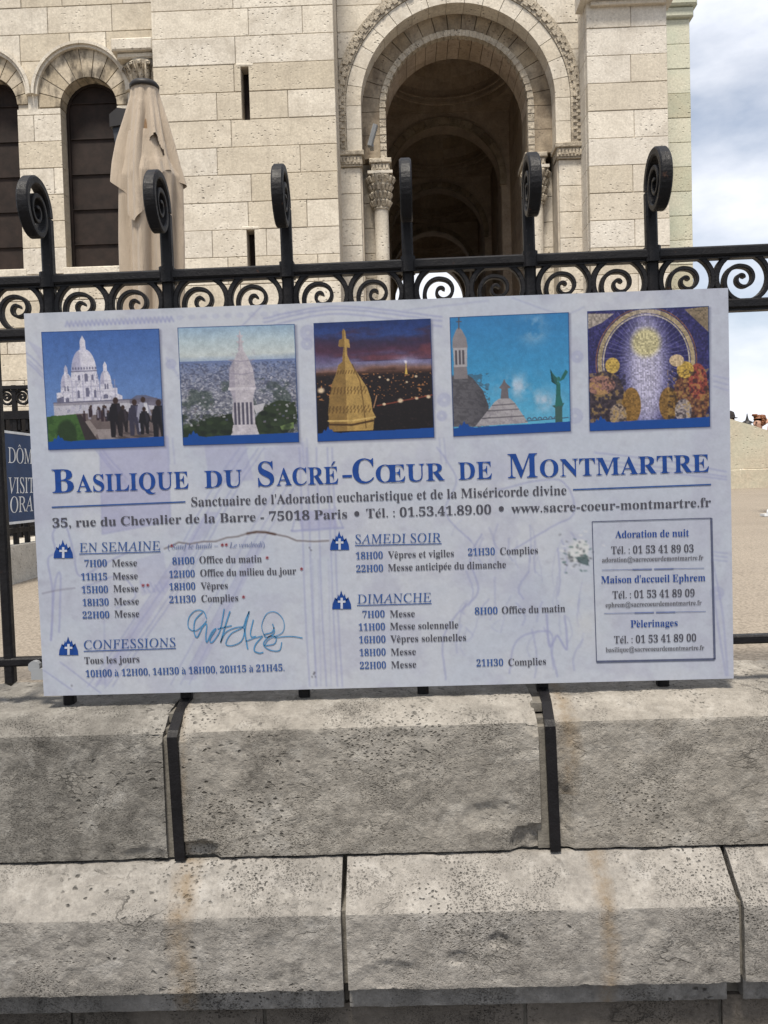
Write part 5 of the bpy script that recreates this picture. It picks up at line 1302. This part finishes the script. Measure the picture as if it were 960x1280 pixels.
scr(q([(268, 782), (300, 720), (370, 690), (410, 700), (395, 770), (340, 800), (300, 790), (330, 730), (400, 690), (420, 640), (440, 595)]), 1.3)
scr(q([(440, 595), (415, 700), (425, 790), (432, 822)]), 1.8); scr(q([(465, 645), (448, 720), (455, 748), (480, 745)]), 1.5); scr(q([(418, 775), (470, 755), (520, 742)]), 1.2)
scr(q([(520, 745), (480, 790), (470, 830), (500, 845), (525, 840)]), 1.6); scr(q([(530, 740), (515, 680), (545, 610), (600, 600), (645, 650), (640, 720), (560, 760), (530, 800)]), 1.0)
scr(q([(580, 670), (590, 720), (550, 750), (530, 735), (575, 720), (590, 690)]), 1.4); scr(q([(530, 800), (590, 790), (600, 750), (560, 745), (525, 790), (560, 825), (620, 830), (635, 780)]), 1.3); scr(q([(590, 752), (690, 745), (760, 755)]), 1.2)
build('marker_scrawl', mb, M['ink_pen'], sign, fix=False)
# clamps behind the board hold it to the fence
for x in (sxs[0]+.10, sxs[1]-.12):
    mb = MB(); mb.box(x-.02, x+.02, YS+TK, YF-.013, zr2-.05, zr2-.02); build('clamp', mb, M['ledge'], sign)
k_ = WY(50, 836, YS+.03); mb = MB(); mb.tube([(k_.x-.006, YS+.012, k_.z+.008), (k_.x-.006, YS+.03, k_.z+.008)], .013, 12); mb.box(k_.x-.012, k_.x+.03, YS+.011, YS+.022, k_.z-.02, k_.z+.004); build('clamp', mb, M['ledge'], sign)

# ================================================================== FOLDED PARASOL
YU = 5.8
uc = WY(182, 200, YU); ut = WY(180, 110, YU).z
par = thing('folded_parasol', 'tall folded beige parasol with hanging canvas beside the arched windows', 'parasol', (uc.x, YU, gz(YU)))
def urow(y, l, r): a = WY(l, y, YU); b = WY(r, y, YU); return a.z, (a.x+b.x)/2, (b.x-a.x)/2*(.90 if y > 120 else 1)
rnd = random.Random(2); phs = [rnd.uniform(0, 6.28) for _ in range(6)]
def cloth(name, rows, k, folds, hem=None, skip=None, mat='canvas', inset=0):
    """rows: (z, centre x, half width) from the top down"""
    vs = []; fs = []; nz_ = 64
    for i in range(nz_+1):
        t = i/nz_*(len(rows)-1); j = min(len(rows)-2, int(t)); f = t-j; f = f
        z, cx_, hw = (rows[j][q]*(1-f)+rows[j+1][q]*f for q in range(3))
        for q in range(k):
            a = 2*pi*q/k; amp = folds*min(1, i/nz_*1.6)
            fo = amp*(.50*cos(7*a+phs[0])*(1-.3*cos(2*a))+.38*cos(12*a+phs[1]+.7*sin(i*.04))+.10*cos(19*a+phs[2]-.4*sin(i*.05)))
            fo = fo-abs(fo)*.25
            r = hw*(1+fo)-inset; zz = z
            if hem and i == nz_: pass
            if hem: zz = z-(hem(a))*(i/nz_)**3
            vs.append((cx_+r*cos(a), YU+r*sin(a)*.9, zz))
    for i in range(nz_):
        for q in range(k):
            if skip and skip(i/nz_, 2*pi*(q+.5)/k): continue
            w = (q+1) % k; fs.append((i*k+q, i*k+w, (i+1)*k+w, (i+1)*k+q))
    m_ = MB(); m_.add(vs, fs); o = build(name, m_, M[mat], par, smooth=True, fix=False)
    return o
upper = [urow(110, 164, 197), urow(125, 161.5, 202), urow(150, 156, 209), urow(175, 150, 215), urow(200, 145, 222), urow(216, 143, 229)]
hem = lambda a: .06+.10*(.5+.5*cos(3*(a+1.9)))+.22*max(0, cos(a+pi*.56))**6-.05*max(0, cos(a+.2))**4
def hole(t, a):
    da = (a-(2*pi-pi*.33)+pi) % (2*pi)-pi
    return ((t-.74)/.15)**2+((da+.05*sin(t*30))/.30)**2 < 1
can = cloth('canopy', upper, 180, .36, hem, hole)
lower = [urow(170, 156, 208), urow(205, 152, 219), urow(225, 149, 230), urow(245, 150, 229), urow(280, 151.5, 228.5), urow(340, 153, 229), urow(420, 155, 228), urow(470, 157, 226)]
cloth('canopy_skirt', lower, 180, .30, lambda a: .1*cos(3*a), None, 'canvas')
m_ = MB(); z0_ = upper[2][0]; m_.lathe(uc.x, YU, [(.06, upper[1][0]), (.11, upper[3][0]), (.13, upper[5][0]), (.12, upper[5][0]-.15)], 24); build('canopy_lining', m_, M['canvas_in'], par, smooth=True)
hx = upper[0][1]
m_ = MB(); m_.lathe(hx, YU, [(.0, ut+.035), (.085, ut+.028), (.098, ut+.01), (.096, ut-.008), (.088, ut-.012)], 32); build('top_cap', m_, M['black'], par, smooth=True)
m_ = MB(); m_.tube([(uc.x, YU, gz(YU)), (uc.x, YU, ut)], .024, 12); build('pole', m_, M['ledge'], par)
m_ = MB(); m_.box(uc.x-.32, uc.x+.32, YU-.32, YU+.32, gz(YU)-.005, gz(YU)+.07, ch=.015); build('base_plate', m_, M['black'], par)
# black box of unclear use on a pole beside it
bx = WY(150, 160, 6.4); zb0, zb1 = WY(148, 212, 6.4).z, WY(150, 138, 6.4).z
hl = thing('black_box', 'black slanted box on a pole half hidden behind the folded parasol', 'fixture', (bx.x+.06, 6.4, gz(6.4)))
m_ = MB(); m_.tube([(bx.x+.06, 6.4, gz(6.4)), (bx.x+.06, 6.4, zb1-.1)], .03, 10); build('pole', m_, M['black'], hl)
m_ = MB(); a_ = WY(140, 150, 6.4).x; b_ = WY(160, 150, 6.4).x
m_.prism([(a_, zb1-.05), (a_+.06, zb1-.005), (b_+.05, zb1-.02), (b_+.05, zb1-.12), (a_, zb1-.14)], 6.34, 6.50); hd = build('box_head', m_, M['black'], hl)
m_ = MB(); m_.prism([(a_+.015, zb1-.14), (b_+.04, zb1-.12), (b_+.03, zb0), (a_+.05, zb0)], 6.36, 6.46); build('box_panel', m_, plain('dark_grey_panel', (.035, .04, .05), .5), hl)

# ================================================================== LEFT: curb, railing, navy visitor sign
zc_b = WX(30, 739, XC).z; 
c0 = WX(0, 683, XC); c1 = WX(45, 680, XC)
gcy = lambda y: gz(y)
cb = thing('stone_curb', 'low pale stone curb running back from the fence under the navy sign', 'curb', (XC-.12, 4.5, gz(4.5)))
m_ = MB(); zt_ = (c0.z+c1.z)/2
m_.box(XC-.26, XC, 2.6, 7.2, gz(2.6)-.05, zt_); build('curb_stone', m_, M['curb'], cb)
ns = thing('visitor_sign', 'navy sign with white capitals cut off by the notice board, hung on the dark railing', 'sign', (XC+.02, 4.0, zt_+.15))
A = WX(3, 539, XC+.015); Bq = WX(44, 543.5, XC+.015); Cq = WX(44, 650, XC+.015); Dq = WX(3, 657, XC+.015)
ya, yb = A.y-.02, Bq.y+.9; zt2 = (A.z+Bq.z)/2; zb2 = (Cq.z+Dq.z)/2
m_ = MB(); m_.box(XC+.003, XC+.015, ya, yb, zb2, zt2); build('sign_plate', m_, M['navy'], ns)
m_ = MB()
for za, zb_ in ((zt2-.008, zt2+.004), (zb2-.004, zb2+.008)): m_.box(XC+.001, XC+.018, ya, yb, za, zb_)
build('sign_border', m_, M['sign_white'], ns)
m_ = MB()
def wtext(s, p0, p1, cap_px):
    A_ = WX(*p0, XC+.0165); sty = 'h'; CH_ = glyph('H', sty)[0][:, 1].max()
    pen = 0; out_ = []
    for ch in unicodedata.normalize('NFD', s):
        if ch in ACC:
            v = last[0]; out_.append((np.array(ACC[ch])*.8+np.array([last[1]+(v[:, 0].min()+v[:, 0].max())/2, v[:, 1].max()+.03]), [tuple(range(len(ACC[ch])))])); continue
        v, f, adv = glyph(ch, sty); last = (v, pen); out_.append((v+np.array([pen, 0]), f)); pen += adv*.93
    B_ = WX(*p1, XC+.0165); ks = (WX(p0[0], p0[1]-cap_px, XC+.0165).z-A_.z)/CH_; L = B_.y-A_.y
    for v, f in out_: m_.add([(XC+.0165, A_.y+x/pen*L, A_.z+z*ks) for x, z in v], f)
for args in (('DÔM', (11, 578.5), (41.5, 577), 19.5), ('VISIT', (12.5, 616.8), (43.5, 614), 20), ('ORA', (13.5, 641), (42, 637.5), 20)):
    m_ = MB(); wtext(*args); build('sign_lettering', m_, M['sign_white'], ns, fix=False)
# dark railing on the curb
rl = thing('curb_railing', 'dark iron railing on the pale curb behind the navy sign', 'railing', (XC-.05, 4.5, zt_))
for nm, z in (('rail', zt_+.07), ('rail', zt2-.05)):
    m_ = MB(); m_.box(XC-.07, XC-.04, 2.7, 7.1, z-.012, z+.012); build(nm, m_, M['iron'], rl)
for i in range(34):
    y = 2.75+i*.13; m_ = MB(); m_.box(XC-.066, XC-.044, y-.011, y+.011, zt_-.005, zt2-.06); build('baluster', m_, M['iron'], rl)
# further scrolled fence, facing the viewer in front of the church
YG = 7.3
zg1, zg2, zg3 = WY(20, 484.5, YG).z, WY(20, 519, YG).z, WY(20, 548, YG).z
ff = thing('far_fence', 'further black scrolled fence on a stone base at the left, seen past the notice board', 'fence', (-3.0, YG, gz(YG)))
sp2 = 20*2*YG/FPX; xpost = WY(18.2, 500, YG).x
x_lo, x_hi = xpost-sp2*2.5, xpost+sp2*7.5
for nm, z, h in (('top_rail', zg1, .03), ('middle_rail', zg2, .07), ('lower_rail', gz(YG)+.45, .03)):
    m_ = MB(); m_.box(x_lo, x_hi, YG-.03, YG+.03, z-h/2, z+h/2); build(nm, m_, M['iron'], ff)
for i in range(-2, 8):
    x = xpost+sp2*i; m_ = MB(); m_.box(x-.018, x+.018, YG-.018, YG+.018, gz(YG), zg1+.02); build('post', m_, M['iron'], ff)
    for s in (0, 1):
        cx_ = x+sp2*(.25+.5*s); RR = sp2/4-.006; cz_ = zg1-.02-RR
        def fq(t):
            ph = radians(205)-t*radians(905); k_ = interp(t, [(0, 1), (.3, 1), (.45, .66), (.65, .42), (1, .08)]); return (cx_+RR*k_*cos(ph), YG, cz_+RR*k_*sin(ph))
        m_ = MB(); m_.sweep(spiral(50, fq), (0, 1, 0), .03, .020); build('scroll_ornament', m_, M['iron'], ff)
    for s in range(4):
        xx = x+sp2*(s+.5)/4; m_ = MB(); m_.box(xx-.012, xx+.012, YG-.012, YG+.012, gz(YG)+.3, zg2); m_.arc(xx, zg2-.16, sp2/8-.012, sp2/8, 0, pi, YG-.012, YG+.012, 8); build('baluster', m_, M['iron'], ff)
m_ = MB(); m_.box(x_lo, x_hi, YG+.25, YG+.35, gz(YG), zg2+.01); build('base_panel', m_, M['black'], ff)

# ================================================================== STREET LAMP beyond the parapet
lpz = WY(934, 528, 24); lt = thing('street_lamp', 'black street lamp whose pointed lantern top shows above the parapet', 'lamp', (lpz.x, 24, 0))
m_ = MB(); m_.lathe(lpz.x, 24, [(.10, 0), (.09, .3), (.05, .5), (.045, lpz.z-.38)], 12); build('lamp_post', m_, M['black'], lt)
m_ = MB(); m_.lathe(lpz.x, 24, [(.07, lpz.z-.4), (.12, lpz.z-.05), (.12, lpz.z-.02)], 6); build('lantern', m_, plain('lantern_glass', (.25, .27, .28), .2), lt)
m_ = MB(); m_.lathe(lpz.x, 24, [(.15, lpz.z-.02), (.12, lpz.z+.02), (.05, lpz.z+.06), (.03, lpz.z+.12), (.012, lpz.z+.22), (.0, lpz.z+.26)], 12); build('lantern_cap', m_, M['black'], lt)

# ================================================================== PEOPLE
skin_m = plain('skin', (.50, .30, .22), .55, 0, .08, 20)
def skinned(name, pts, edges, mat, parent, levels=2, root=0):
    me = bpy.data.meshes.new(name); me.from_pydata([p[0] for p in pts], edges, []); o = bpy.data.objects.new(name, me); COL.objects.link(o)
    o.modifiers.new('s', 'SKIN'); 
    for i, d in enumerate(me.skin_vertices[0].data): d.radius = (pts[i][1], pts[i][2] if len(pts[i]) > 2 else pts[i][1]); d.use_root = (i == root)
    s = o.modifiers.new('u', 'SUBSURF'); s.levels = levels; s.render_levels = levels
    m2 = evaluated(o); bpy.data.objects.remove(o)
    m2.polygons.foreach_set('use_smooth', [True]*len(m2.polygons)); m2.materials.clear(); m2.materials.append(mat)
    q = bpy.data.objects.new(name, m2); COL.objects.link(q); q.parent = parent; return q
def person(label, loc, rz, top_m, leg_m, hair_m, shoe_m, hair='short', glasses=False, cap=None, stride=.0, group=None):
    """faces -y before turning; 1.70 m tall"""
    r = thing('person', label, 'person', loc, (0, 0, rz), group)
    J = []; E_ = []
    def add(p, rad, rad2=None, to=None):
        J.append((p, rad, rad2 or rad)); 
        if to is not None: E_.append((to, len(J)-1))
        return len(J)-1
    pel = add((0, 0, .94), .135, .105); sp1 = add((0, .01, 1.10), .125, .095, pel); chest = add((0, .0, 1.30), .15, .105, sp1); nb = add((0, .01, 1.44), .075, .07, chest); nk = add((0, -.005, 1.50), .053, .055, nb)
    h1 = add((0, -.02, 1.56), .066, .078, nk); h2 = add((0, -.015, 1.63), .075, .092, h1); h3 = add((0, -.005, 1.675), .060, .075, h2)
    arms = []; legs = []
    for s in (-1, 1):
        sh = add((s*.165, .01, 1.385), .062, .062, chest); e = add((s*.225, .03, 1.12), .046, .046, sh); w = add((s*.22, -.07, .90), .029, .033, e); pm_ = add((s*.215, -.095, .835), .022, .040, w)
        for k, (dy, l) in enumerate(((-.045, .060), (-.02, .072), (.006, .068), (.03, .052))):
            a1 = add((s*.21, -.105+dy*.75, .79), .0105, .0105, pm_); a2 = add((s*.20, -.115+dy*.8, .79-l*.55), .009, .009, a1); add((s*.188, -.112+dy*.8, .79-l), .0075, .0075, a2)
        t1 = add((s*.205, -.145, .845), .011, .011, pm_); add((s*.195, -.165, .805), .009, .009, t1); arms.append((sh, e, w))
        hp = add((s*.085, 0, .90), .09, .09, pel); kn = add((s*.09, -.02-s*stride*.5, .50), .058, .062, hp); an = add((s*.09, .02-s*stride, .10), .038, .042, kn); add((s*.095, -.05-s*stride, .045), .036, .03, an); legs.append((hp, kn, an))
    body = skinned('body', J, E_, skin_m, r)
    g = .014; P_ = lambda i, d=g: (J[i][0], J[i][1]+d, J[i][2]+d)
    T = [P_(pel), P_(sp1), P_(chest), P_(nb, .006)]; TE = [(0, 1), (1, 2), (2, 3)]
    for sh, e, w in arms: n_ = len(T); T += [P_(sh), P_(e), P_(w, .010)]; TE += [(2, n_), (n_, n_+1), (n_+1, n_+2)]
    skinned('jacket', T, TE, top_m, r)
    T = [P_(pel, .010)]; TE = []
    for hp, kn, an in legs: n_ = len(T); T += [P_(hp, .012), P_(kn, .016), P_(an, .018)]; TE += [(0, n_), (n_, n_+1), (n_+1, n_+2)]
    skinned('trousers', T, TE, leg_m, r)
    for hp, kn, an in legs:
        a = Vector(J[an][0]); 
        sh_ = skinned('shoe', [((a.x, a.y+.045, .045), .045), ((a.x, a.y-.03, .05), .046), ((a.x, a.y-.12, .038), .040), ((a.x, a.y-.175, .032), .030)], [(0, 1), (1, 2), (2, 3)], shoe_m, r)
        m_ = MB(); m_.prism([(a.x-.046, .002), (a.x+.046, .002), (a.x+.046, .022), (a.x-.046, .022)], a.y-.21, a.y+.095); so_ = build('sole', m_, M['sign_white']); so_.parent = sh_
    # face
    m_ = MB()
    bmq = bmesh.new(); bmesh.ops.create_uvsphere(bmq, u_segments=20, v_segments=14, radius=1)
    def blob(c, s, cut=None):
        vs = [Vector((v.co.x*s[0]+c[0], v.co.y*s[1]+c[1], v.co.z*s[2]+c[2])) for v in bmq.verts]; bmq.verts.index_update()
        fs = [[v.index for v in f.verts] for f in bmq.faces if not (cut and cut(Vector((v_ := f.calc_center_median()).to_tuple())))]
        m_.add(vs, fs)
    blob((0, -.112, 1.615), (.013, .022, .024)); blob((0, -.118, 1.604), (.016, .014, .011))
    for s in (-1, 1): blob((s*.083, .0, 1.62), (.012, .022, .034))
    blob((0, -.085, 1.545), (.034, .03, .022)); build('face_features', m_, skin_m, smooth=True).parent = r
    m_ = MB(); 
    for s in (-1, 1): blob((s*.033, -.094, 1.64), (.014, .010, .009))
    build('eyes', m_, plain('eye', (.04, .03, .03), .2), smooth=True).parent = r
    m_ = MB(); blob((0, -.098, 1.568), (.024, .010, .007)); build('lips', m_, plain('lips', (.38, .15, .13), .5), smooth=True).parent = r
    m_ = MB()
    if hair != 'none':
        blob((0, .012, 1.655), (.094, .112, .105), lambda c: (c.y < -.35 and c.z < .35) or c.z < -.75); 
        if hair == 'wavy':
            rn = random.Random(5)
            for k in range(46):
                a = rn.uniform(-.3, pi+.3); z = rn.uniform(1.60, 1.75); q_ = sqrt(max(.1, 1-((z-1.66)/.13)**2)); blob((.09*q_*cos(a), .015+.10*q_*sin(a), z), (.026, .026, .024))
            for k in range(14): blob((rn.uniform(-.07, .07), rn.uniform(-.08, .02), 1.745+rn.uniform(-.01, .02)), (.028, .03, .022))
        build('hair', m_, hair_m, smooth=True).parent = r
    if glasses:
        m_ = MB()
        for s in (-1, 1): m_.sweep([(s*.034+.022*cos(2*pi*k/16), -.108, 1.64+.016*sin(2*pi*k/16)) for k in range(16)], (0, 1, 0), .004, .004, True); m_.tube([(s*.056, -.108, 1.645), (s*.086, -.02, 1.645)], .002, 6)
        m_.tube([(-.012, -.112, 1.642), (.012, -.112, 1.642)], .002, 6); build('glasses', m_, M['black']).parent = r
    if cap:
        m_ = MB(); m_.lathe(0, .008, [(.103, 1.665), (.104, 1.70), (.085, 1.765), (.04, 1.79), (0, 1.795)], 20); m_.lathe(0, 0, [(.10, 1.667), (.15, 1.655), (.15, 1.660), (.10, 1.675)], 20); build('hat', m_, cap, smooth=True).parent = r
    bmq.free(); return r
hairm = plain('auburn_hair', (.17, .065, .028), .55, 0, .5, 60, .5, 90)
pz = WY(948.5, 518, 15.0)
person('red haired person in glasses looking left over the parapet', (pz.x+.0, 15.0, pz.z-1.775), radians(-62), plain('beige_coat', (.42, .36, .27), .8), plain('grey_trousers', (.10, .10, .11), .8), hairm, M['black'], 'wavy', True)
pz = WY(911, 513.5, 15.6)
person('person in a dark brimmed hat at the left end of the parapet', (pz.x, 15.6, pz.z-1.79), radians(-20), plain('grey_coat', (.15, .14, .14), .8), plain('dark_trousers', (.04, .04, .05), .8), plain('dark_hair', (.03, .02, .015), .5), M['black'], 'short', False, plain('dark_felt', (.03, .025, .025), .9))
# walker at the right edge: only a white shoe is in the frame
gq = None
for yy in np.arange(3, 14, .05):
    if WY(951, 644, yy).z >= gz(yy): gq = yy
    else: pass
Ysh = [y for y in np.arange(2.5, 13.9, .02) if abs(WY(951, 645, y).z-gz(y)) < .004]; Ysh = Ysh[0] if Ysh else 10
ps = WY(951, 645, Ysh)
person('walker leaving the picture at its right edge with only a white shoe in view', (ps.x+.33, Ysh+.06, gz(Ysh)), radians(-90), plain('blue_jacket', (.06, .09, .16), .8), plain('jeans', (.05, .07, .12), .85), plain('brown_hair', (.06, .035, .02), .5), M['sign_white'], 'short', stride=.14)
